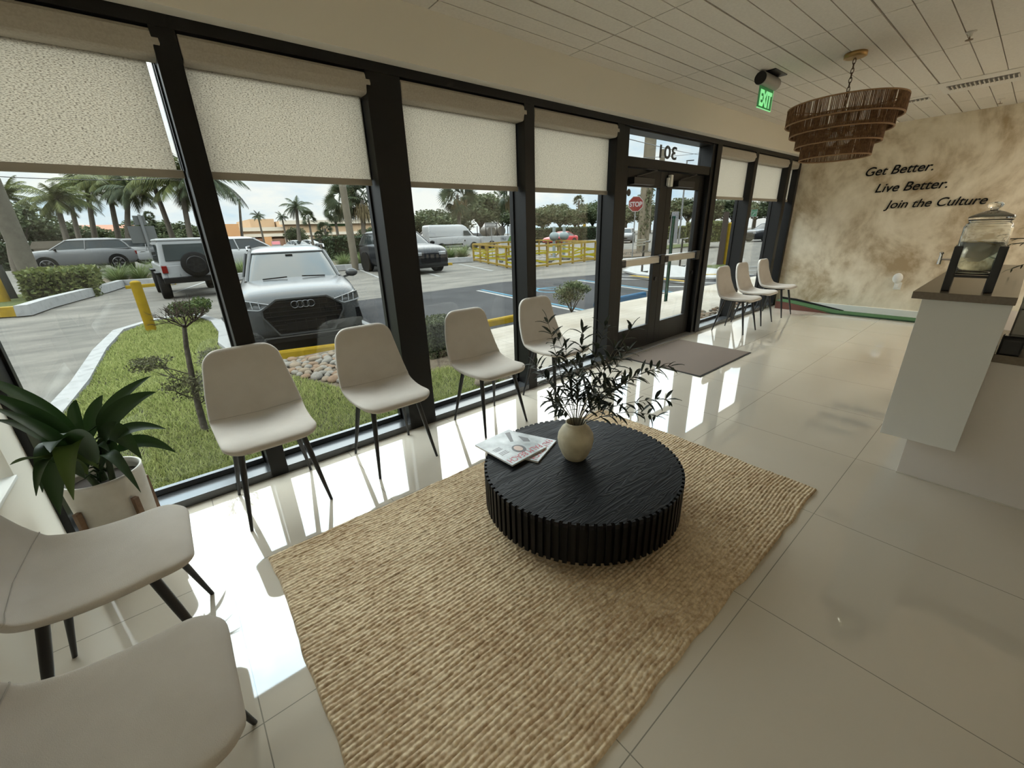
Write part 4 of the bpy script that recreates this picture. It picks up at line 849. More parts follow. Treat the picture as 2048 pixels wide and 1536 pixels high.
def make_car(name, label, kind, paint, loc, rz, glass_rows=2, detail=False, group=None, rails=False, roofm=None, rimm=None, scale=1):
    K = KIND[kind]; t = thing(name, label, 'van' if kind == 'van' else 'car', loc, rz, group); t.scale = (scale,)*3
    bd_ = MB().loft([sec(*s) for s in K['st']]).build('body', paint, t, 0, 1)
    rings = [rrect(yf, yr, hw, z) for z, yf, yr, hw in K['gh']]
    if kind == 'van':
        MB().loft(rings).build('cargo_shell', paint, t)
        w_ = MB(); s0, s1 = K['gh'][0], K['gh'][1]
        w_.add([(-.80, -1.965, 1.47), (.80, -1.965, 1.47), (.72, -1.50, 1.98), (-.72, -1.50, 1.98)], [(0, 1, 2, 3)]); w_.v = [(x, y-.06, z) for x, y, z in w_.v]
        w_.build('windscreen', carglass_m, t)
        for sx in (-1, 1):
            MB().prism([(-1.62, 1.43), (-.75, 1.43), (-.75, 1.88), (-1.25, 1.88)], 'x', sx*.955, sx*.985).build('side_window', carglass_m, t)
            MB().bar((sx*.99, -.6, .62), (sx*.99, 2.6, .62), .03, .12).build('side_moulding', dkpl_m, t)
    else:
        MB().loft(rings[:3]).build('windows', carglass_m if detail else darkglass_m, t)
        rf = MB().loft(rings[2:]).build('roof', roofm or paint, t, 0)
        pl = MB()
        for j in (1, 5, 9, 14):
            pts = [Vector(r[j]) for r in rings[:3]]; pl.tube([p*1.003 for p in pts], .032, 6)
        for sx in (-1, 1):
            pl.tube([(sx*.855, .25, 1.06 if kind == 'suv' else .93), (sx*.725, .35, 1.49 if kind == 'suv' else 1.36)], .025, 6)
        for q, zz in ((0, 0), (2, 0)):
            r_ = rings[q]; pl.tube([r_[i] for i in range(16)]+[r_[0]], .022, 6)
        pl.build('pillars', paint, t)
    for sy in (-1, 1):
        for sx in (-1, 1):
            hw = .93 if kind != 'van' else 1.0; x = sx*(hw-.105); y = sy*K['wb']/2+(.05 if kind != 'van' else -.05); r = K['r']
            wh = MB().lathe([(r*.62, -.11), (r*.96, -.105), (r, -.07), (r, .07), (r*.96, .105), (r*.62, .11)], 28).build('wheel', tyre_m, t); wh.rotation_euler = (0, PI/2, 0); wh.location = (x, y, r)
            rm = MB(); rm.lathe([(r*.70, .09), (r*.72, .115), (r*.66, .115), (r*.64, .07)], 28, cap=False)
            for i in range(5):
                a = 2*PI*i/5; rm.bar((r*.1*math.cos(a), r*.1*math.sin(a), .10), (r*.67*math.cos(a), r*.67*math.sin(a), .105), .07, .02, (0, 0, 1))
            ro = rm.build('rim', rimm or rim_m, wh)
            if sx < 0: ro.rotation_euler = (PI, 0, 0)
            ar = MB().lathe([(r*1.13, -.02), (r*1.13, .003)], 28).build('wheel_arch', dkpl_m, t); ar.rotation_euler = (0, PI/2, 0); ar.location = (sx*(hw+.003), y, r+.02)
    zb = K['st'][2][2]; zmid = .95 if kind == 'suv' else .80
    for sx in (-1, 1):
        m = MB(); m.ball((sx*1.02, -.83, zmid+.14), (.115, .06, .075), 14, 8); m.bar((sx*.86, -.80, zmid+.06), (sx*.98, -.83, zmid+.10), .05, .04); m.build('side_mirror', paint if detail else dkpl_m, t)
    if rails:
        for sx in (-1, 1): MB().tube([(sx*.66, -.25, 1.56), (sx*.67, -.1, 1.615), (sx*.67, 1.35, 1.61), (sx*.66, 1.5, 1.55)], .016, 8).build('roof_rail', rim_m, t)
    Y0 = K['st'][0][0]; Y1 = K['st'][-1][0]
    if not detail:
        hz = K['st'][1][3]-.08
        for sx in (-1, 1):
            MB().box(sx*.52-.16, sx*.52+.16, Y0-.004, Y0+.10, hz-.07, hz+.05).build('headlight', lens_m, t, .02)
            MB().box(sx*.66-.10, sx*.66+.10, Y1-.10, Y1+.01, hz-.02, hz+.16).build('tail_light', redlens_m, t, .02)
        MB().box(-.42, .42, Y0-.015, Y0+.05, .40, .62).build('grille', dkpl_m, t, .02)
        MB().box(-.75, .75, Y0+.0, Y0+.08, .24, .36).build('lower_bumper', dkpl_m, t, .02); MB().box(-.75, .75, Y1-.1, Y1+.01, .30, .45).build('rear_bumper', dkpl_m, t, .02)
        MB().box(-.26, .26, Y1-.01, Y1+.02, .62, .75).build('number_plate', mat('plate_white', (.6, .62, .6), .5), t)
    return t
grey_paint = mat('grey_car_paint', (.13, .136, .138), .22, .2, spec=.10); white_paint = mat('white_car_paint', (.66, .67, .67), .3, spec=.2); black_paint = mat('black_car_paint', (.018, .02, .024), .25, spec=.15); red_paint = mat('red_car_paint', (.95, .05, .07), .3, spec=.15); silver_paint = mat('silver_car_paint', (.28, .285, .29), .3, .2, spec=.2)
for m_ in (grey_paint,):
    m_.node_tree.nodes['Principled BSDF'].inputs['Coat Weight'].default_value = .04; m_.node_tree.nodes['Principled BSDF'].inputs['Coat Roughness'].default_value = .03
# the grey SUV parked nose-in outside the second window
CRZ = math.radians(-10.5); cfx = xat(608, 7.2, .35)
car = make_car('parked_suv', 'dark grey SUV with four ring badge parked nose-in outside the second window', 'suv', grey_paint, (cfx-2.25*math.sin(CRZ), 7.2+2.25*math.cos(CRZ), GZ+.007), CRZ, detail=True, rails=True, rimm=hub_m)
YF = -2.25
OCT = [(-.36, .87), (.36, .87), (.585, .72), (.585, .62), (.40, .32), (-.40, .32), (-.585, .62), (-.585, .72)]
gr = MB().prism([(x, z) for x, z in OCT], 'y', YF-.045, YF+.12).build('grille', dkpl_m, car, .012)
rim_g = MB()
for i in range(8): a, b_ = OCT[i], OCT[(i+1) % 8]; rim_g.bar((a[0], YF-.045, a[1]), (b_[0], YF-.045, b_[1]), .028, .024)
rim_g.build('grille_surround', grey_paint, gr)
gb = MB()
for z in (.40, .47, .54, .61, .68, .75, .82):
    xm = .585 if .62 <= z <= .72 else (.40+.185*(z-.32)/.30 if z < .62 else .36+.225*(.87-z)/.15); gb.bar((-xm+.03, YF-.052, z), (xm-.03, YF-.052, z), .012, .012)
for x in (-.48, -.36, -.24, .24, .36, .48): gb.bar((x, YF-.053, .62), (x, YF-.053, .80 if abs(x) > .4 else .85), .010, .014)
for x in (-.3, -.15, 0, .15, .3): gb.bar((x, YF-.053, .34), (x, YF-.053, .52), .010, .02)
gb.build('grille_bars', mat('satin_black_bar', (.05, .05, .052), .3, .6), gr)
rb = MB()
for k in range(4):
    cx = -.117+.078*k; rb.tube([(cx+.052*math.cos(a), YF-.062, .775+.052*math.sin(a)) for a in [2*PI*j/28 for j in range(29)]], .0085, 8, False)
rb.build('ring_badge', mat('gunmetal_badge', (.30, .31, .33), .25, .9), gr)
MB().box(-.28, .28, YF-.058, YF-.045, .37, .50).build('plate_holder', dkpl_m, gr, .004)
for sx in (-1, 1):
    hp = MB(); hp.prism([(sx*.44, .80), (sx*.86, .90), (sx*.88, .76), (sx*.80, .74), (sx*.62, .72)], 'y', YF-.012, YF+.22)
    hp.v = [(x, y+max(0, abs(x)-.5)*.30, z) for x, y, z in hp.v]
    hl = hp.build('headlight', mat('dark_headlight', (.10, .11, .115), .08, .2, spec=.9), car, .008)
    dl = MB(); pp = [(sx*.45, .795), (sx*.62, .725), (sx*.80, .745), (sx*.875, .765)]
    for a, b_ in zip(pp, pp[1:]): dl.bar((a[0], YF-.018+max(0, abs(a[0])-.5)*.30, a[1]), (b_[0], YF-.018+max(0, abs(b_[0])-.5)*.30, b_[1]), .018, .016)
    for xx in (.60, .70, .78): dl.bar((sx*xx, YF-.016+max(0, xx-.5)*.30, .75), (sx*(xx+.01), YF-.016+max(0, xx-.5)*.30, .86), .012, .014)
    dl.build('light_strip', drl_m, hl)
    it = MB().prism([(sx*.66, .60), (sx*.86, .62), (sx*.90, .40), (sx*.80, .30), (sx*.60, .36)], 'y', YF-.0, YF+.2); it.v = [(x, y+max(0, abs(x)-.5)*.32-.02, z) for x, y, z in it.v]
    io = it.build('air_intake', dkpl_m, car, .008)
    sl = MB()
    for z in (.40, .46, .52): sl.bar((sx*.66, YF+.06-.02, z), (sx*.86, YF+.16-.02, z), .014, .012)
    sl.build('intake_slats', mat('intake_slat', (.04, .04, .042), .4), io)
MB().prism([(-.86, YF+.06), (-.5, YF-.05), (.5, YF-.05), (.86, YF+.06), (.86, YF+.18), (-.86, YF+.18)], 'z', .20, .27).build('chin_spoiler', dkpl_m, car, .01)
cs = MB().bar((-.62, YF-.05, .285), (.62, YF-.05, .285), .03, .02); cs.build('silver_chin_line', mat('satin_silver', (.32, .32, .32), .35, .7), car)
for sx in (-1, 1):
    MB().bar((sx*.50, -1.16, 1.095), (sx*.12, -1.20, 1.115), .02, .02).build('wiper', dkpl_m, car)
MB().box(-.06, .06, -.52, -.44, 1.40, 1.47).build('mirror_mount', dkpl_m, car)
# boxy white off-roader seen from behind, with its spare wheel
jx = xat(395, 17.0, GZ); jp = thing('boxy_off_roader', 'white boxy off-roader seen from behind with a black spare wheel', 'car', (jx, 19.3, GZ), math.radians(3))
MB().box(-.80, .80, -2.0, 2.0, .62, 1.10).build('body', white_paint, jp, .05)
cabin = MB().loft([[(-.78, -2.0, 1.08), (.78, -2.0, 1.08), (.78, .55, 1.08), (-.78, .55, 1.08)], [(-.70, -1.93, 1.78), (.70, -1.93, 1.78), (.70, .25, 1.78), (-.70, .25, 1.78)]], True, False).build('cabin', white_paint, jp, .04)
MB().box(-.71, .71, -1.95, .30, 1.775, 1.87).build('hardtop', white_paint, jp, .05)
MB().prism([(-.62, 1.20), (.62, 1.20), (.58, 1.70), (-.58, 1.70)], 'y', -2.025, -1.95).build('rear_window', carglass_m, jp, .01)
for sx in (-1, 1):
    MB().prism([(-1.75, 1.15), (.35, 1.15), (.15, 1.70), (-1.75, 1.70)], 'x', sx*.735, sx*.785).build('side_window', carglass_m, jp)
    MB().box(sx*.70-.07, sx*.70+.07, -2.06, -1.98, .84, 1.06).build('tail_light', redlens_m, jp, .01)
    for yy in (-1.25, 1.25):
        wh = MB().lathe([(.24, -.14), (.385, -.13), (.40, -.08), (.40, .08), (.385, .13), (.24, .14)], 28).build('wheel', tyre_m, jp); wh.rotation_euler = (0, PI/2, 0); wh.location = (sx*.78, yy, .40)
        MB().box(sx*.80-.14, sx*.80+.14, yy-.52, yy+.52, .80, .86).build('fender_flare', dkpl_m, jp, .02)
MB().box(-.80, .80, -2.18, -1.98, .52, .70).build('rear_bumper', dkpl_m, jp, .02)
MB().box(-.66, -.36, -2.05, -2.0, .66, .80).build('number_plate', mat('plate_white', (.6, .62, .6), .5), jp)
sw = MB().lathe([(.24, -.12), (.375, -.11), (.39, -.06), (.39, .06), (.375, .11), (.24, .12)], 32).build('spare_wheel', tyre_m, jp); sw.rotation_euler = (PI/2, 0, 0); sw.location = (.12, -2.16, 1.06)
rm = MB(); rm.lathe([(.26, .10), (.27, .125), (.24, .125)], 28, cap=False)
for i in range(6): a = 2*PI*i/6; rm.bar((.05*math.cos(a), .05*math.sin(a), .115), (.25*math.cos(a), .25*math.sin(a), .115), .05, .02)
rm.lathe([(.24, .05), (.001, .05)], 24, cap=False)
rm.build('spare_rim', hub_m, sw)
# other vehicles
def car_at(name, lab, kind, paint, px, Y, rz, **k):
    return make_car(name, lab, kind, paint, (xat(px, Y, k.pop('z', GZ)), Y, k.pop('zz', GZ)), rz, **k)
car_at('road_suv', 'grey SUV driving on the road past the clipped hedge, side-on', 'suv', silver_paint, 176, 36, math.radians(-84), scale=1.12, zz=.0)
car_at('road_suv', 'white SUV on the road half hidden behind the grey SUV', 'suv', white_paint, 238, 41, math.radians(-84), scale=1.1, zz=.0)
car_at('road_sedan', 'white sedan on the road behind the sign post', 'sedan', white_paint, 292, 41, math.radians(-84), scale=1.0, zz=.0)
car_at('parked_van_like_suv', 'large white SUV with dark side windows behind the parked grey car', 'suv', white_paint, 505, 27, math.radians(80), scale=1.2)
car_at('pickup_front', 'black pickup facing the building behind the wide dark column', 'suv', black_paint, 806, 20.0, math.radians(3), scale=1.22)
car_at('cargo_van', 'tall white cargo van parked behind the ornamental grass', 'van', white_paint, 908, 38, math.radians(83))
car_at('small_car', 'dark car parked beyond the nose of the white van', 'suv', black_paint, 962, 44, math.radians(60))
car_at('red_car', 'red car on the road beyond the yellow barrier', 'sedan', red_paint, 1121, 36, math.radians(-88), scale=1.0)
car_at('crossover', 'dark blue-grey car stopped at the crossing near the far windows', 'suv', black_paint, 1535, 16.5, math.radians(-112), scale=1.05)
car_at('far_car', 'silver car behind the sign post seen through the left door leaf', 'suv', silver_paint, 1250, 30, math.radians(-60))
wt_ = thing('box_truck', 'white utility truck with dark tanks on its open bed', 'truck', (xat(1000, 37, GZ), 37, GZ), math.radians(84))
MB().box(-1, 1, -2.8, 2.6, .55, 1.25).build('bed', white_paint, wt_, .03); MB().box(-1, 1, -3.9, -1.9, .6, 2.4).build('box', white_paint, wt_, .05)
for k in range(2):
    o = MB().tube([(-.8, .2+k*1.25, 1.75), (.8, .2+k*1.25, 1.75)], .48, 20).build('tank', mat('grimy_tank', (.22, .20, .17), .5, .3), wt_)
rk = MB()
for y in (-.5, .85, 2.2): rk.bar((-.9, y, 1.2), (-.9, y, 2.3), .06, .06); rk.bar((.9, y, 1.2), (.9, y, 2.3), .06, .06)
rk.build('rack', dkpl_m, wt_)
sg = MB().prism([(-1.3, .62), (-.9, .62), (-1.3, 1.22), (-1.7, 1.22)], 'x', -1.012, -1.0); sg.v = [(x, y+.6, z) for x, y, z in sg.v]; sg.build('green_flash', mat('green_vinyl', (.22, .36, .12), .5), wt_)
textobj('side_name', textmesh('TRU', .4, .003), mat('dark_vinyl', (.04, .05, .05), .5), (0, -1, 0), (0, 0, 1), (-1.006, .55, .80), wt_, .7)
for y in (-2.6, 1.6):
    for sx in (-1, 1):
        o = MB().lathe([(.2, -.12), (.42, -.12), (.42, .12), (.2, .12)], 20).build('wheel', tyre_m, wt_); o.rotation_euler = (0, PI/2, 0); o.location = (sx*.88, y, .42)
for i, (px, Y, lab) in enumerate(((600, 62, 'white parked car in front of the plaza, left of the palms'), (625, 63, 'second white parked car in front of the plaza'), (668, 60, 'pale car at the plaza just above the hedge'))):
    car_at('plaza_car', lab, 'sedan', white_paint if i != 2 else silver_paint, px, Y, math.radians(20+20*i))
#---PART5---
# ------------------------------------------------------------------ vegetation
def leafcloud(N, seed, leaf, clusters=26, shape=(1, 1, .8), spread=.30, aspect=.5, bottom=-.35):
    R = np.random.RandomState(seed); c = R.normal(size=(clusters*3, 3)); c /= np.linalg.norm(c, axis=1)[:, None]; c *= (R.rand(len(c), 1)**.35)*.78; c = c[c[:, 2] > bottom][:clusters]; nc = len(c)
    k = R.randint(0, nc, N); d = R.normal(size=(N, 3)); d /= np.linalg.norm(d, axis=1)[:, None]; P = c[k]+d*(spread*R.rand(N, 1)**.4); P = P*np.array(shape)
    a = R.normal(size=(N, 3)); a /= np.linalg.norm(a, axis=1)[:, None]; b_ = np.cross(a, R.normal(size=(N, 3))); b_ /= np.linalg.norm(b_, axis=1)[:, None]
    s = leaf*R.uniform(.6, 1.3, (N, 1)); A = a*s; B = b_*s*aspect
    V = np.stack([P-A, P+B, P+A, P-B], 1).reshape(-1, 3); F = (np.arange(N)*4)[:, None]+np.arange(4)[None]
    return V, F
oak_l = leafmat('oak_leaf', (.045, .062, .028), (.13, .155, .075), .3); hedge_l = leafmat('hedge_leaf', (.05, .075, .02), (.18, .20, .06), .3); dark_l = leafmat('dark_hedge_leaf', (.018, .035, .016), (.055, .08, .035), .2)
bark_m = mat('grey_bark', (.26, .225, .18), .9, noise=(9, (.17, .145, .115), 6), bump=(20, .6, .03)); palmbark_m = mat('palm_bark', (.33, .29, .235), .9, noise=(6, (.24, .205, .165), 6), bump=(14, .6, .03))
def wpp(x, Y): return (x*_f.x+Y*_f.y)/FPX      # metres per photo pixel at that place
crowns = [npmesh('crown', *leafcloud(3600, s, .065, 30, (1, 1, .85), .30)) for s in (1, 2, 3)]
for me in crowns: me.materials.append(oak_l)
def trunk(mb, h, r, lean_=(0, 0), n=6):
    mb.tube([(lean_[0]*(i/n)**1.5, lean_[1]*(i/n)**1.5, h*i/n) for i in range(n+1)], [r*(1.15-.45*i/n) for i in range(n+1)], 10)
def tree(px, Y, top, wpx, lab, base=None, group=None, crown=0, k=.0, name='leafy_tree', lm=None):
    x = xat(px, Y, 2); zt = zat(top, x, Y); m = wpp(x, Y); R = wpx*m/2
    t = thing(name, lab, 'tree', (x, Y, GZ), random.uniform(0, 6), group); H = zt-GZ; rz_ = min(R, H*.42) if not base else (H-base)/2
    mb = MB(); trunk(mb, H-rz_*1.2, max(.10, R*.06)); 
    for i in range(4): a = i*1.6+.3; mb.tube([(0, 0, H-rz_*1.7), (R*.5*math.cos(a), R*.5*math.sin(a), H-rz_*.8)], [max(.06, R*.03), .03], 6)
    mb.build('trunk', bark_m, t)
    c = bpy.data.objects.new('crown', crowns[crown % 3]); COL.objects.link(c); c.parent = t; c.location = (0, 0, H-rz_); c.scale = (R*1.08, R*1.08, rz_*1.15); return t
# tree line right of the plaza
TL = [(838, 62, 425, 80), (870, 70, 415, 90), (915, 66, 408, 90), (962, 58, 378, 105), (1005, 66, 400, 80), (1050, 70, 412, 90), (1085, 62, 408, 80), (1120, 66, 404, 80), (1150, 60, 400, 80), (1185, 62, 398, 80), (1215, 58, 400, 80), (1252, 60, 398, 80), (1340, 60, 394, 80), (1375, 55, 392, 80), (1300, 62, 396, 80), (1425, 50, 395, 90), (1465, 46, 388, 90), (1510, 44, 392, 95), (1555, 40, 390, 110), (1600, 40, 385, 120)]
for i, (px, Y, top, wp) in enumerate(TL):
    tree(px, Y, top, wp*1.12, 'broad green tree in the long tree line beyond the far road', None, 'tree line beyond the road', i)
tree(40, 60, 395, 150, 'dark broad tree behind the left utility pole', None, None, 1); tree(120, 64, 420, 120, 'dark bushy tree behind the road SUV', None, None, 2); tree(300, 62, 436, 130, 'rounded green tree behind the sign post at the left', None, None, 0); tree(355, 60, 440, 100, 'green tree behind the white off-roader', None, None, 1); tree(232, 66, 440, 90, 'low green tree between the coconut palms', None, None, 2)
tree(590, 66, 452, 45, 'thin small tree in front of the plaza arcade', None, None, 1); tree(735, 64, 445, 40, 'small round tree at the right end of the plaza', None, None, 2)
# palms
frond_l = leafmat('palm_leaf', (.055, .075, .025), (.17, .185, .06), .25); frond_d = leafmat('palm_leaf_dark', (.028, .045, .022), (.085, .105, .05), .2); dry_l = leafmat('dry_frond', (.22, .17, .09), (.34, .27, .15), .2)
def palm_fronds(seed, n=22, L=1.0, droop=1.0):
    R = random.Random(seed); mb = MB()
    for i in range(n):
        a = 2*PI*i/n*1.0+R.uniform(-.3, .3)+(i % 3)*.8; el = R.uniform(-.45, 1.25); d = Vector((math.cos(a)*math.cos(el), math.sin(a)*math.cos(el), math.sin(el))); p = Vector((0, 0, 0)); N = 16; ln = L*R.uniform(.8, 1.1); pts = [p]
        for k in range(N): d = (d+Vector((0, 0, -1.55*droop/N*(.3+1.2*k/N)))).normalized(); p = p+d*(ln/N); pts.append(p)
        for k in range(2, N+1):
            ax = (pts[k]-pts[k-1]).normalized(); h = ax.cross(Vector((0, 0, 1))); h = h.normalized() if h.length > .05 else Vector((1, 0, 0))
            ll = .27*L*math.sin(PI*(k/N)**.8*.92+.12)
            for s in (-1, 1):
                for off in (0, .5):
                    b0 = pts[k-1].lerp(pts[k], off); tip = b0+(h*s*.75+ax*.55+Vector((0, 0, -.55-.2*R.random())))*ll; w_ = ax*(.016*L)
                    mb.add([b0-w_, b0+w_, tip], [(0, 1, 2)])
        mb.add([pts[0]+Vector((0, 0, .015*L)), pts[0]-Vector((0, 0, .015*L)), pts[5]-Vector((0, 0, .008*L)), pts[5]+Vector((0, 0, .008*L))], [(0, 1, 2, 3)])
    return mb.mesh('fronds')
def fan_fronds(seed, n=46, L=1.0, lo=-.9):
    R = random.Random(seed); mb = MB()
    for i in range(n):
        a = R.uniform(0, 2*PI); el = R.uniform(lo, 1.35); d = Vector((math.cos(a)*math.cos(el), math.sin(a)*math.cos(el), math.sin(el))); c = d*(.45*L*R.uniform(.8, 1.15)); s = d.orthogonal().normalized(); u = d.cross(s); ro = R.uniform(0, PI); s, u = s*math.cos(ro)+u*math.sin(ro), u*math.cos(ro)-s*math.sin(ro)
        mb.add([Vector((0, 0, 0)), s*.012*L, c], [(0, 1, 2)])
        for k in range(13):
            t = -1.25+2.5*k/12; dd = d*math.cos(t)+s*math.sin(t); tip = c+dd*(.48*L)+Vector((0, 0, -.14*L))+u*.03*R.uniform(-1, 1); w_ = (s*math.cos(t)-d*math.sin(t))*.022*L
            mb.add([c, c+dd*.2*L-w_, tip, c+dd*.2*L+w_], [(0, 1, 2, 3)])
    return mb.mesh('fan_fronds')
def skirt(seed, L=1.0):
    R = random.Random(seed); mb = MB()
    for i in range(260):
        a = R.uniform(0, 2*PI); r = R.uniform(.08, .42)*L; z = R.uniform(-.55, -.1)*L; p = Vector((r*math.cos(a), r*math.sin(a), z)); w_ = Vector((-math.sin(a), math.cos(a), 0))*.02*L; mb.add([p-w_, p+w_, p*1.05+Vector((0, 0, -R.uniform(.2, .5)*L))], [(0, 1, 2)])
    return mb.mesh('dry_skirt')
PF = [palm_fronds(5, 22), palm_fronds(6, 26), palm_fronds(7, 18, 1, 1.2)]
for i, me in enumerate(PF): me.materials.append(frond_l if i != 2 else frond_d)
PFD = palm_fronds(8, 20); PFD.materials.append(frond_d)
FF = [fan_fronds(1), fan_fronds(2, 60, 1, -1.2)]
for me in FF: me.materials.append(frond_d)
SK = skirt(3); SK.materials.append(dry_l)
def palm(px, Y, cy, rpx, lab, kind='coco', base_px=None, var=0, tr=.17, grp=None, sk=False):
    x = xat(px, Y, 4); zc = zat(cy, x, Y); bx = xat(base_px, Y, 0) if base_px else x; m = wpp(x, Y)
    t = thing('coconut_palm' if kind == 'coco' else 'fan_palm', lab, 'palm', (bx, Y, GZ), 0, grp)
    mb = MB(); n = 8; mb.tube([((x-bx)*(i/n)**1.4, 0, (zc-GZ)*i/n) for i in range(n+1)], [tr*(1.25-.5*i/n) for i in range(n+1)], 10); mb.build('trunk', palmbark_m, t)
    c = bpy.data.objects.new('fronds', (PF[var % 3] if kind == 'coco' else FF[var % 2]) if kind != 'dark' else PFD); COL.objects.link(c); c.parent = t; c.location = (x-bx, 0, zc-GZ); s = rpx*m; c.scale = (s, s, s); c.rotation_euler = (0, 0, random.uniform(0, 6))
    if sk: d = bpy.data.objects.new('dry_skirt', SK); COL.objects.link(d); d.parent = t; d.location = c.location; d.scale = c.scale
    return t
palm(18, 44, 392, 60, 'coconut palm behind the left utility pole', base_px=30); palm(116, 42, 398, 62, 'coconut palm with pale upper fronds above the road SUV', base_px=150, var=1); palm(190, 46, 372, 70, 'coconut palm second in the roadside row', base_px=202); palm(150, 50, 392, 60, 'coconut palm crowded behind the roadside row', base_px=172, var=2); palm(232, 44, 366, 72, 'coconut palm third in the roadside row, close beneath the blind', base_px=250, var=1)
palm(268, 42, 375, 66, 'coconut palm left of the leaning palm', base_px=262, var=2); palm(318, 40, 362, 84, 'leaning coconut palm with long drooping fronds', base_px=362, var=0); palm(372, 38, 360, 92, 'big coconut palm partly hidden by the first dark mullion', base_px=392, var=1); palm(425, 38, 352, 92, 'big coconut palm right of the first dark mullion', base_px=410, var=2)
palm(304, 90, 431, 12, 'tiny distant palm under a gap in the fronds', 'fan', var=0, tr=.15); palm(290, 60, 448, 22, 'fan palm beside the back of the road sign', 'fan', var=1)
palm(597, 62, 412, 34, 'tall royal palm standing over the plaza roof', 'dark', base_px=601, tr=.22); palm(517, 66, 431, 16, 'small palm at the left of the plaza parapet', 'dark', tr=.12); palm(564, 66, 432, 16, 'small palm in the middle of the plaza parapet', 'dark', tr=.12)
palm(615, 58, 436, 20, 'slim fan palm just right of the royal palm', 'fan', tr=.13); palm(668, 52, 425, 24, 'fan palm left of the leaning wooden pole', 'fan', var=1, tr=.16); palm(645, 60, 458, 20, 'short fan palm in front of the plaza arcade', 'fan', tr=.2); palm(631, 60, 472, 13, 'stubby fan palm low in front of the arcade', 'fan', tr=.2)
palm(690, 46, 402, 44, 'fan palm with a brown skirt crossed by the wooden pole', 'fan', var=1, tr=.18, sk=True); palm(727, 44, 400, 52, 'large fan palm with a brown skirt left of the wide column', 'fan', base_px=730, var=0, tr=.22, sk=True)
palm(917, 52, 392, 44, 'shaggy fan palm above the white van', 'fan', var=1, tr=.25, sk=True); palm(1022, 50, 385, 40, 'shaggy fan palm hidden behind the slim mullion', 'fan', var=0, tr=.22, sk=True); palm(1157, 60, 402, 15, 'small palm rising above the tree line', 'fan', tr=.2)
palm(481, 40, 398, 1, 'bare slim palm trunk right of the first mullion', 'coco', base_px=490, tr=.10)
# hedges: clipped boxes covered in leaves
def hedge(name, lab, x0, x1, y0, y1, z0, z1, leaf, N, lm, seed):
    R = np.random.RandomState(seed); c = np.array([(x0+x1)/2, (y0+y1)/2, z0]); sx, sy, sz = (x1-x0), (y1-y0), (z1-z0)
    f = R.randint(0, 5, N); u = R.rand(N)-.5; v = R.rand(N)-.5; P = np.zeros((N, 3)); j = R.normal(0, leaf*.6, (N, 3))
    for k, fn in enumerate((lambda: (u*sx, v*sy, np.full(N, sz)), lambda: (u*sx, np.full(N, -sy/2), (v+.5)*sz), lambda: (u*sx, np.full(N, sy/2), (v+.5)*sz), lambda: (np.full(N, -sx/2), u*sy, (v+.5)*sz), lambda: (np.full(N, sx/2), u*sy, (v+.5)*sz))):
        q = np.stack(fn(), -1); P[f == k] = q[f == k]
    P += j; a = R.normal(size=(N, 3)); a /= np.linalg.norm(a, axis=1)[:, None]; b_ = np.cross(a, R.normal(size=(N, 3))); b_ /= np.linalg.norm(b_, axis=1)[:, None]; s = leaf*R.uniform(.6, 1.3, (N, 1))
    V = np.stack([P-a*s, P+b_*s*.55, P+a*s, P-b_*s*.55], 1).reshape(-1, 3); F = (np.arange(N)*4)[:, None]+np.arange(4)[None]
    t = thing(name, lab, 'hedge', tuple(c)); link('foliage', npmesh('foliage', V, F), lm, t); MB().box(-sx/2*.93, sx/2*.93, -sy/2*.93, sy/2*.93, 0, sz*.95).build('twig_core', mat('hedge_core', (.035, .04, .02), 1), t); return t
p0, p1 = plane_pt(92, 588, GZ), plane_pt(214, 576, GZ)
hedge('clipped_hedge', 'clipped green hedge by the utility pole, before the road', p0.x, p1.x, 21.2, 23.6, GZ, .62, .07, 5200, hedge_l, 1)
hedge('box_shrub', 'small clipped boxwood shrub behind the third window chair', 2.48, 2.95, 4.7, 5.2, slope_z(5)-.01, .33, .018, 5000, leafmat('box_leaf', (.03, .045, .02), (.12, .135, .06), .25), 2)
x0, x1 = xat(668, 34, 0), xat(840, 34, 0); hedge('dark_hedge', 'long dark hedge behind the wooden pole, in front of the plaza', x0, x1, 34, 36, GZ, 1.35, .10, 5200, dark_l, 3)
x0, x1 = xat(1066, 44, 0), xat(1195, 44, 0); hedge('dark_hedge', 'long dark hedge beyond the red car', x0, x1, 44, 46, GZ, 1.5, .12, 5200, dark_l, 4)
x0, x1 = xat(-60, 52, 0), xat(130, 52, 0); hedge('dark_hedge', 'dark roadside hedge at the far left', x0, x1, 52, 54, GZ, 1.6, .14, 4200, dark_l, 5)
x0, x1 = xat(1345, 30, 0), xat(1420, 30, 0); hedge('dark_hedge', 'green hedge beyond the doors, above the grass verge', x0, x1, 30, 31.5, GZ, 1.15, .10, 3200, hedge_l, 6)
x0, x1 = xat(1418, 15.5, 0), xat(1452, 15.5, 0); hedge('square_hedge', 'tall squared hedge seen through the window right of the doors', x0, x1, 15.5, 17.5, .1, 1.55, .06, 4200, hedge_l, 7)
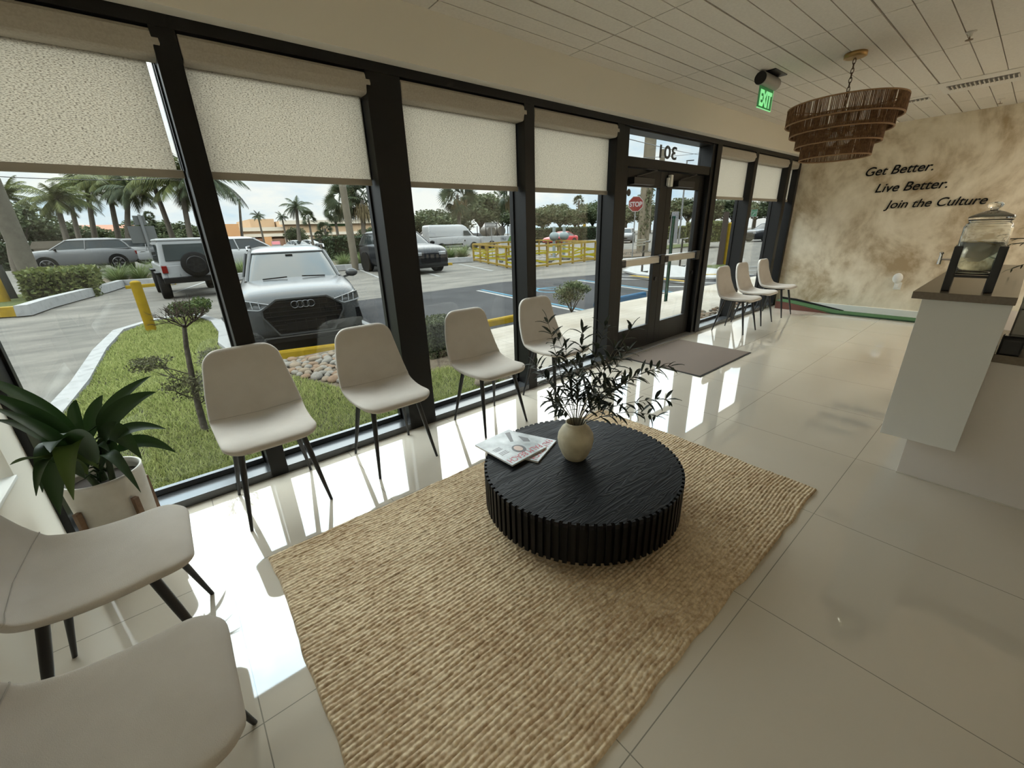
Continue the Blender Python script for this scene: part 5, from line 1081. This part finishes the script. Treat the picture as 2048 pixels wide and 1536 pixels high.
# small shrubs
def shrub(lab, x, y, z0, r, rz_, N, leaf, lm, seed, stems=True, name='shrub', core=True):
    t = thing(name, lab, 'shrub', (x, y, z0)); V, F = leafcloud(N, seed, leaf, 22, (r, r, rz_), .34, .5, -.5); V[:, 2] += rz_*1.0+(.0 if not stems else rz_*.35); link('foliage', npmesh('foliage', V, F), lm, t)
    mb = MB()
    for i in range(7): a = i*.9; mb.tube([(0, 0, 0), (r*.3*math.cos(a), r*.3*math.sin(a), rz_*.8), (r*.6*math.cos(a), r*.6*math.sin(a), rz_*1.5)], [.012, .008, .004], 5)
    mb.build('stems', bark_m, t); return t
shrub('loose green shrub at the walkway edge behind the fourth chair', 5.75, 5.22, -.05, .38, .25, 2600, .022, leafmat('shrub_leaf', (.06, .08, .035), (.20, .23, .11), .3), 21)
b0 = plane_pt(388, 640, -.22); shrub('rounded green shrub on the lawn point near the yellow bollard', b0.x, b0.y, slope_z(b0.y), .52, .30, 2200, .035, leafmat('shrub_leaf_2', (.035, .06, .02), (.12, .16, .05), .3), 22, False)
# half-bare topiary in front of the first window
tp = thing('bare_topiary', 'half-bare topiary shrub with a twiggy dead top outside the first window', 'shrub', (-.05, 4.2, slope_z(4.2)))
sm = MB(); tk = [(0, 0, 0), (-.015, 0, .30), (.0, 0, .55), (-.03, 0, .85), (.05, 0, 1.0)]; tk = [(0.0, 0, 0), (.01, .0, .25), (.03, 0, .5), (.055, 0, .75), (.085, 0, .93)]; sm.tube(tk, [.028, .024, .021, .018, .015], 8); sm.build('trunk', bark_m, tp)
tw = MB(); R = random.Random(5)
def twig(p, d, L, r, lvl):
    q = p+d*L; tw.tube([p, p.lerp(q, .5)+Vector((R.uniform(-.01, .01), R.uniform(-.01, .01), 0)), q], [r, r*.8, r*.6], 4, False)
    if lvl == 0: return
    for i in range(3 if lvl > 1 else 4):
        nd = (d+Vector((R.uniform(-.8, .8), R.uniform(-.8, .8), R.uniform(-.35, .6)))).normalized(); twig(p.lerp(q, R.uniform(.5, 1)), nd, L*R.uniform(.55, .8), r*.62, lvl-1)
for i in range(9): a = i*.7; twig(Vector((.085, 0, .90)), Vector((math.cos(a)*.8, math.sin(a)*.8, .55+.5*(i % 2))).normalized(), .12, .0055, 3)
tw.build('bare_crown', mat('dead_twig', (.13, .095, .075), .9), tp)
sb_ = MB(); tw = sb_
for (z, a) in ((.42, 2.6), (.40, .4), (.30, -2.6), (.52, 3.3), (.25, .2), (.45, -.4)): twig(Vector((.02, 0, z)), Vector((math.cos(a), math.sin(a)*.6, .7)).normalized(), .16, .006, 2)
sb_.build('side_branches', bark_m, tp)
lw_ = leafmat('topiary_leaf', (.07, .07, .035), (.20, .20, .10), .3)
for (dx, dz, r, rz_, N, nm, sd) in ((-.20, .68, .17, .07, 900, 'leaf_pad', 31), (.22, .62, .17, .09, 900, 'leaf_pad', 32), (.05, .44, .27, .13, 1300, 'leaf_pad', 33), (.18, .28, .16, .10, 500, 'leaf_pad', 34)):
    V, F = leafcloud(N, sd, .011, 20, (r, r, rz_), .36, .5, -1); V += np.array([dx, 0, dz]); link(nm, npmesh(nm, V, F), lw_, tp)
# ornamental grass clumps
def tuft(seed):
    R = random.Random(seed); mb = MB()
    for i in range(520):
        a = R.uniform(0, 2*PI); r0 = R.uniform(0, .12); el = R.uniform(.75, 1.5); d = Vector((math.cos(a)*math.cos(el), math.sin(a)*math.cos(el), math.sin(el))); p = Vector((r0*math.cos(a), r0*math.sin(a), 0)); s = Vector((-math.sin(a), math.cos(a), 0))*.012; L = R.uniform(.7, 1.1); pts = [p]
        for k in range(4): p = p+d*L/4; d = (d+Vector((math.cos(a)*.16, math.sin(a)*.16, -.20))).normalized(); pts.append(p)
        vs = []
        for k, q in enumerate(pts): vs += [q-s*(1-k/4.2), q+s*(1-k/4.2)]
        mb.add(vs, [(2*k, 2*k+1, 2*k+3, 2*k+2) for k in range(4)])
    return mb.mesh('blades')
TF = [tuft(1), tuft(2)]
gl = leafmat('ornamental_grass', (.10, .14, .045), (.26, .32, .13), .35)
for me in TF: me.materials.append(gl)
for i, (px, py, s) in enumerate(((242, 571, 1.25), (285, 568, 1.15), (330, 562, 1.35), (490, 556, 1.2), (690, 538, 1.1), (722, 536, 1.15), (752, 534, 1.1), (874, 524, 1.2), (900, 522, 1.3), (925, 520, 1.3))):
    p = plane_pt(px, py, GZ); t = thing('ornamental_grass', 'feathery clump of ornamental grass along the far kerb of the lot', 'ornamental grass', (p.x, p.y, GZ), i, 'ornamental grasses along the far kerb'); c = bpy.data.objects.new('blades', TF[i % 2]); COL.objects.link(c); c.parent = t; c.scale = (s, s, s*.95)
# grassy verges and far kerbs
verge_m = mat('mown_verge', (.17, .20, .07), 1, noise=(2, (.12, .15, .05), 8), bump=(30, .8, .03))
def pxpoly(pts, z): return [tuple(plane_pt(*p, z).xy) for p in pts]
struct('verge', MB().prism(pxpoly([(-60, 600), (-60, 632), (50, 625), (130, 598), (210, 580), (215, 572), (95, 586)], GZ), 'z', -.3, GZ+.05), verge_m, 'grass verge around the left utility pole')
strip('far_kerb', [tuple(plane_pt(*p, GZ).xy) for p in ((50, 634), (98, 617), (210, 586), (245, 575), (300, 572), (352, 569))], .30, -.3, -.02, curb_m, 'white painted kerb below the clipped hedge')
strip('far_kerb', [tuple(plane_pt(*p, GZ).xy) for p in ((-60, 640), (48, 633))], .25, -.3, -.05, yellow_m, 'yellow kerb end at the far left')
strip('far_kerb', [tuple(plane_pt(*p, GZ).xy) for p in ((440, 565), (480, 560), (690, 541), (785, 536), (850, 530), (945, 524))], .35, -.3, -.02, curb_m, 'white kerb along the ornamental grasses')
struct('verge', MB().prism(pxpoly([(200, 572), (355, 560), (480, 553), (690, 536), (945, 519), (940, 509), (690, 522), (480, 535), (355, 545), (210, 556)], GZ), 'z', -.3, GZ+.04), mulch_m, 'mulched strip planted with ornamental grass')
struct('verge', MB().prism(pxpoly([(1218, 506), (1250, 500), (1285, 500), (1310, 508), (1300, 514), (1240, 516)], GZ), 'z', -.3, GZ+.06), mulch_m, 'mulched island round the concrete pole')
struct('verge', MB().prism(pxpoly([(1330, 492), (1420, 484), (1420, 490), (1330, 499)], GZ), 'z', -.3, GZ+.05), verge_m, 'grass verge seen through the right door leaf')
struct('verge', MB().prism(pxpoly([(1410, 534), (1452, 532), (1462, 540), (1415, 546)], GZ), 'z', -.3, GZ+.08), verge_m, 'small grass patch under the yellow post')
isl = pxpoly([(1245, 545), (1262, 537), (1300, 533), (1380, 536), (1460, 545), (1478, 562), (1400, 560), (1330, 559), (1275, 553)], GZ)
struct('kerb_island', MB().prism(isl, 'z', -.3, GZ+.09), curb_m, 'pale concrete island beyond the crossing')
stripe((1262, 551), (1375, 563), .22, yellow_m, 'yellow painted edge of the concrete island', GZ+.095); stripe((1410, 549), (1462, 548), .25, yellow_m, 'second yellow painted edge of the concrete island', GZ+.095)
# ------------------------------------------------------------------ posts, poles, signs
wood_m = mat('weathered_pole_wood', (.27, .245, .19), .9, noise=(5, (.20, .18, .14), 6), bump=(10, .4, .02))
def pole(name, lab, cat, x, y, r, h, m, z0=GZ, taper=.8): o = MB().tube([(0, 0, 0), (0, 0, h*.5), (0, 0, h)], [r, r*(1+taper)/2, r*taper], 16).build(name, m); o.location = (x, y, z0); tag(o, lab, cat); return o
p = plane_pt(78, 588, GZ); pole('utility_pole', 'thick grey wooden utility pole at the far left', 'pole', p.x, p.y, .30, 11, wood_m)
p = plane_pt(22, 600, GZ); pole('guy_post', 'short dark post at the left edge beside the utility pole', 'post', p.x, p.y, .20, 1.2, mat('dark_post', (.06, .065, .06), .8))
p = plane_pt(12, 606, GZ); pole('guy_guard', 'yellow guard on the guy wire at the left edge', 'guard', p.x, p.y, .14, 1.3, yellow_m)
p = plane_pt(712, 540, GZ); pole('utility_pole', 'pale wooden utility pole left of the wide dark column', 'pole', p.x, p.y, .19, 10, mat('pale_pole_wood', (.40, .35, .26), .9, noise=(5, (.33, .28, .21), 6)))
p = plane_pt(1284, 506, GZ); cp0 = pole('concrete_pole', 'thick pale concrete pole wrapped in vines, through the left door leaf', 'pole', p.x, p.y, .40, 13, mat('pole_concrete', (.40, .345, .25), .9, noise=(3, (.33, .28, .20), 8)), taper=.85)
V, F = leafcloud(1500, 77, .10, 30, (.62, .62, 3.0), .3, .5, -1); V[:, 2] += 2.8; link('vines', npmesh('vines', V, F), oak_l, cp0)
p = plane_pt(1309, 498, GZ); pole('concrete_pole', 'second slimmer concrete pole right of the vine-wrapped one', 'pole', p.x, p.y, .24, 7, MATS['pole_concrete'])
p = plane_pt(1345, 486, GZ); pole('signal_cabinet_pole', 'pale grey pole behind the green post through the right door leaf', 'pole', p.x, p.y, .42, 3.0, mat('pale_grey_pole', (.40, .40, .42), .7))
p = plane_pt(1200, 486, GZ); pole('lamp_post', 'slim grey lamp post left of the doors', 'pole', p.x-.6, p.y, .10, 12, mat('galvanised', (.42, .43, .43), .5, .3))
p = plane_pt(303, 660, -.22); yb_ = pole('bollard', 'yellow bollard standing on the lawn point', 'bollard', p.x, p.y, .085, .95, yellow_m, slope_z(p.y), 1); MB().ball((0, 0, .95), (.085, .085, .04), 16, 6).build('cap', yellow_m, yb_)
p = plane_pt(1451, 532, GZ); yb_ = pole('bollard', 'yellow bollard outside the window right of the doors', 'bollard', p.x, p.y, .15, 1.72, yellow_m, GZ, 1); MB().ball((0, 0, 1.72), (.15, .15, .07), 16, 6).build('cap', yellow_m, yb_)
p = plane_pt(1443, 533, GZ); pole('wooden_post', 'brown wooden post beside the yellow bollard', 'post', p.x, p.y+.1, .13, 2.2, mat('brown_post', (.13, .10, .08), .9))
p = plane_pt(1168, 476, GZ); yb_ = pole('bollard', 'yellow bollard behind the yellow barrier', 'bollard', p.x, p.y, .28, 2.4, yellow_m, GZ, 1)
p = plane_pt(1330, 603, -.03); up = MB().box(-.032, .032, -.008, .008, 0, 1.62).box(-.032, -.024, -.03, .008, 0, 1.62).box(.024, .032, -.03, .008, 0, 1.62).build('sign_channel_post', mat('green_post_paint', (.035, .14, .10), .6)); up.location = (p.x, p.y, -.03); tag(up, 'green metal channel post at the walkway edge through the right door leaf', 'post')
# stop sign
x = xat(1270, 14.5, 2); z = zat(408, x, 14.5); ssn = thing('stop_sign', 'red octagonal stop sign through the left door leaf', 'sign', (x, 14.5, GZ), math.radians(-48))
galv = MATS['galvanised']; MB().box(-.03, .03, 0, .03, 0, z-GZ+.2).build('post', galv, ssn)
S_ = .42; oc = [(S_*math.cos(PI/8+i*PI/4), z-GZ+S_*math.sin(PI/8+i*PI/4)) for i in range(8)]; MB().prism(oc, 'y', -.012, -.008).build('white_border', mat('sign_white', (.75, .75, .74), .5), ssn)
oc = [(S_*.93*math.cos(PI/8+i*PI/4), z-GZ+S_*.93*math.sin(PI/8+i*PI/4)) for i in range(8)]; fc = MB().prism(oc, 'y', -.015, -.012).build('red_face', mat('sign_red', (.33, .02, .025), .5), ssn)
textobj('lettering', textmesh('STOP', .2, .001, bold=.006), MATS['sign_white'], (1, 0, 0), (0, 0, 1), (-.33, -.017, z-GZ-.13), fc, .66, .26)
# one-way sign
x = xat(982, 25, 2); z = zat(450, x, 25); ow = thing('one_way_sign', 'black sign with a white one-way arrow above the barrier', 'sign', (x, 25, GZ), math.radians(-38))
MB().box(-.03, .03, 0, .03, 0, z-GZ+.1).build('post', galv, ow); H_ = z-GZ
MB().box(-.46, .46, -.012, 0, H_-.16, H_+.16).build('white_border', MATS['sign_white'], ow); pf = MB().box(-.44, .44, -.016, -.012, H_-.14, H_+.14).build('black_face', black_m, ow)
MB().prism([(-.40, H_-.085), (.22, H_-.085), (.22, H_-.12), (.40, H_), (.22, H_+.12), (.22, H_+.085), (-.40, H_+.085)], 'y', -.020, -.016).build('arrow', MATS['sign_white'], pf)
textobj('lettering', textmesh('ONE WAY', .1, .001, bold=.002), black_m, (1, 0, 0), (0, 0, 1), (-.33, -.022, H_-.04), pf, .55, .08)
# back of a road sign, far left
x = xat(302, 27, 1); z = zat(470, x, 27); rs = thing('road_sign_back', 'bare metal backs of road signs on a pole beside the road', 'sign', (x, 27, GZ), math.radians(15)); MB().tube([(0, 0, 0), (0, 0, z-GZ+.9)], .06, 10).build('post', galv, rs)
MB().box(-.55, .45, .06, .075, z-GZ-.35, z-GZ+.40).build('sign_plate', mat('sign_back_grey', (.30, .31, .30), .6, .3), rs); MB().box(-.25, .2, .06, .075, z-GZ+.45, z-GZ+.85).build('small_plate', MATS['sign_back_grey'], rs)
# green traffic sign by the far windows
x = xat(1507, 20, 2); z = zat(425, x, 20); gs = thing('green_sign', 'small green and white route sign through the far window', 'sign', (x, 20, GZ), math.radians(-52)); MB().box(-.03, .03, 0, .03, 0, z-GZ+.2).build('post', galv, gs)
MB().box(-.30, .30, -.012, 0, z-GZ-.42, z-GZ+.30).build('white_plate', MATS['sign_white'], gs); g1 = MB().box(-.27, .27, -.016, -.012, z-GZ-.38, z-GZ+.08).build('green_face', mat('sign_green', (.02, .26, .13), .5), gs)
MB().box(-.27, .27, -.016, -.012, z-GZ+.12, z-GZ+.28).build('green_header', MATS['sign_green'], gs)
MB().prism([(-.18, z-GZ-.30), (-.08, z-GZ-.30), (.05, z-GZ-.1), (.18, z-GZ-.1), (.18, z-GZ-.02), (0, z-GZ-.02)], 'y', -.02, -.016).build('white_arrow', MATS['sign_white'], g1)
# small pink real-estate style board behind the grey car
x = xat(553, 32, 1); z = zat(489, x, 32); rb_ = thing('small_board', 'small red and white board above the roof of the parked grey car', 'sign', (x, 32, GZ)); MB().box(-.26, .26, 0, .02, z-GZ-.2, z-GZ+.22).build('board', MATS['sign_white'], rb_); MB().box(-.24, .24, -.004, 0, z-GZ-.0, z-GZ+.2).build('red_band', mat('board_red', (2.2, .8, .85), .6), rb_); MB().box(-.03, .03, 0, .03, 0, z-GZ-.3).build('post', galv, rb_)
# street lamp head and wires in the transom
x = xat(1375, 22, 5); z = zat(322, x, 22); sl_ = thing('street_lamp', 'grey street lamp arm seen through the transom over the doors', 'lamp', (x-.5, 22, GZ)); MB().tube([(0, 0, 0), (0, 0, z-GZ)], [.09, .06], 10).build('pole', galv, sl_); MB().bar((0, 0, z-GZ), (1.1, 0, z-GZ+.1), .16, .08).build('head', mat('lamp_grey', (.16, .16, .17), .5), sl_)
for k, (a, b_, lab) in enumerate((((1250, 276, 12), (1420, 312, 26), 'upper power line crossing the transom light'), ((1250, 318, 14), (1420, 300, 30), 'lower power line crossing the transom light'), ((-40, 352, 30), (380, 354, 30), 'power line above the palms at the left'))):
    pts = []
    for (px, py, Y) in (a, b_): x = xat(px, Y, 5); pts.append(Vector((x, Y, zat(py, x, Y))))
    o = MB().tube([pts[0].lerp(pts[1], i/10)-Vector((0, 0, .15*math.sin(PI*i/10))) for i in range(11)], .018, 5).build('power_line', rubber_m); tag(o, lab, 'power line')
# yellow timber barrier round the dug-up meters
by_ = mat('yellow_barrier_wood', (.62, .44, .06), .8, noise=(9, (.52, .33, .10), 5)); tape_m = mat('caution_tape', (.70, .58, .02), .5)
A, B, C_ = plane_pt(948, 522, GZ), plane_pt(1036, 541, GZ), plane_pt(1190, 521, GZ); D_ = A+(C_-B)
bar_ = thing('timber_barrier', 'low yellow timber barrier wrapped in caution tape round the dug-up ground', 'barrier', (0, 0, 0)); hb = 1.02
for (P, Q, n) in ((A, B, 5), (B, C_, 6), (C_, D_, 5), (D_, A, 6)):
    for zz in (.10, hb): MB().bar(P+Vector((0, 0, zz)), Q+Vector((0, 0, zz)), .09, .09).build('rail', by_, bar_)
    for i in range(n): p = P.lerp(Q, i/n); MB().bar(p+Vector((0, 0, 0)), p+Vector((0, 0, hb)), .09, .09).build('post', by_, bar_)
    tp_ = MB()
    for i in range(n):
        a, b_ = P.lerp(Q, i/n), P.lerp(Q, (i+1)/n)
        for z1, z2 in ((.62, .70), (.36, .30)): tp_.bar(a+Vector((0, 0, z1+random.uniform(-.08, .08))), b_+Vector((0, 0, z2+random.uniform(-.1, .1))), .012, .09)
    tp_.build('caution_tape', tape_m, bar_)
mc = (A+C_)/2
for k, (px, lab) in enumerate(((1108, 'pale blue meter riser inside the barrier, left'), (1128, 'pale blue meter riser inside the barrier, right'))):
    x = xat(px, mc.y+1, .5); m_ = thing('meter_riser', lab, 'meter', (x, mc.y+1, GZ)); MB().tube([(0, 0, 0), (0, 0, 1.9)], .10, 12).build('pipe', mat('pale_blue_pipe', (.40, .50, .52), .5), m_); MB().ball((0, 0, 1.3), (.35, .3, .28), 14, 8).build('housing', MATS['pale_blue_pipe'], m_)
rub = thing('rubble_heap', 'heap of broken concrete inside the barrier', 'rubble', (mc.x, mc.y, GZ)); mb = MB(); R = random.Random(3)
for i in range(60): a = R.uniform(0, 6.3); r = R.uniform(0, 2.2); mb.ball((r*math.cos(a), r*math.sin(a), .1), (R.uniform(.1, .3), R.uniform(.1, .3), R.uniform(.06, .22)), 6, 4)
rub2 = mb.build('debris', mat('broken_concrete', (.42, .39, .35), .95), rub); rub2['kind'] = 'stuff'
# ------------------------------------------------------------------ buildings far behind
tan_m = mat('tan_stucco', (1.5, 1.05, .66), .9, noise=(.3, (1.35, .94, .58), 5)); brn_m = mat('brown_stucco', (.75, .42, .28), .9); crm_m = mat('cream_cornice', (1.7, 1.5, 1.2), .8); orange_m = mat('orange_stucco', (1.6, .85, .40), .9); roof_m = mat('red_tile_roof', (.9, .42, .28), .9); dkg_m = mat('shop_glass', (.05, .06, .065), .1)
YB_ = 78
def bx(px): return xat(px, YB_, 3)
xa, xb = bx(478), bx(800); xm = bx(565); zt1 = zat(455, bx(505), YB_); zt2 = zat(441, bx(600), YB_)
pb_ = thing('shopping_plaza', 'long tan shopping plaza with a cream cornice and brown arcade', 'building', (0, 0, 0))
MB().box(xa, xm, YB_, YB_+20, GZ, zt1).build('left_wing', tan_m, pb_); MB().box(xm, xb, YB_-.6, YB_+20, GZ, zt2).build('right_wing', tan_m, pb_)
MB().box(bx(512), bx(562), YB_+4, YB_+18, zt1, zat(436, bx(535), YB_)).build('upper_block', tan_m, pb_)
cn = MB(); cn.box(xa-.3, xm+.3, YB_-.4, YB_+.2, zt1-.55, zt1); cn.box(xm-.4, xb, YB_-1.1, YB_-.3, zt2-.6, zt2); zc = zat(470, bx(560), YB_); cn.box(xa-.2, xb, YB_-.9, YB_, zc-.2, zc+.25); cn.build('cornice', crm_m, pb_)
ops = [(484, 522), (533, 565), (578, 600), (612, 655), (668, 700), (712, 745)]
for i, (a, b_) in enumerate(ops): MB().box(bx(a), bx(b_), YB_-.75, YB_-.55, GZ, zat(478, bx(a), YB_)).build('arcade_opening', brn_m if i < 2 else dkg_m, pb_)
for px in (480, 527, 571, 606, 661, 706, 750): MB().box(bx(px)-.6, bx(px)+.6, YB_-1.3, YB_-.6, GZ, zat(474, bx(px), YB_)).build('column', crm_m if px > 560 else orange_m, pb_)
MB().box(bx(655), bx(700), YB_-.75, YB_-.60, zat(452, bx(670), YB_), zat(444, bx(670), YB_)).build('green_shop_sign', mat('shop_green', (.07, .22, .06), .6), pb_)
ob = thing('orange_building', 'orange stucco building with arches and a red tiled roof behind the palms', 'building', (0, 0, 0)); Y2 = 70
def bx2(px): return xat(px, Y2, 3)
MB().box(bx2(120), bx2(262), Y2, Y2+14, GZ, zat(462, bx2(200), Y2)).build('wall', orange_m, ob); MB().prism([(Y2-1, zat(463, bx2(200), Y2)), (Y2+7, zat(446, bx2(200), Y2)), (Y2+15, zat(463, bx2(200), Y2))], 'x', bx2(140), bx2(268)).build('roof', roof_m, ob)
for px in (110, 175, 200, 228): MB().box(bx2(px)-1.1, bx2(px)+1.1, Y2-.1, Y2+.05, GZ, zat(486, bx2(px), Y2)).build('arch', dkg_m, ob)
MB().box(bx2(80), bx2(122), Y2-1, Y2+10, GZ, zat(478, bx2(100), Y2)).build('low_wing', mat('pale_orange_stucco', (.60, .45, .30), .9), ob)
oc_ = thing('orange_corner_shop', 'orange corner pavilion with a dark arch right of the first mullion', 'building', (0, 0, 0)); MB().box(bx2(440), bx2(478), Y2, Y2+8, GZ, zat(448, bx2(460), Y2)).build('wall', orange_m, oc_); MB().box(bx2(452), bx2(470), Y2-.1, Y2+.05, GZ, zat(476, bx2(460), Y2)).build('arch', dkg_m, oc_)
mn = thing('stone_sign', 'pale stone monument sign beside the road hedge', 'monument', (xat(130, 46, 0), 46, GZ), 0); MB().box(-1.2, 1.2, -.4, .4, 0, 1.6).build('base', mat('pale_stone', (.58, .50, .40), .9), mn); MB().prism([(-1.4, 1.6), (1.4, 1.6), (1.1, 2.1), (-1.1, 2.1)], 'y', -.45, .45).build('cap', MATS['pale_stone'], mn)
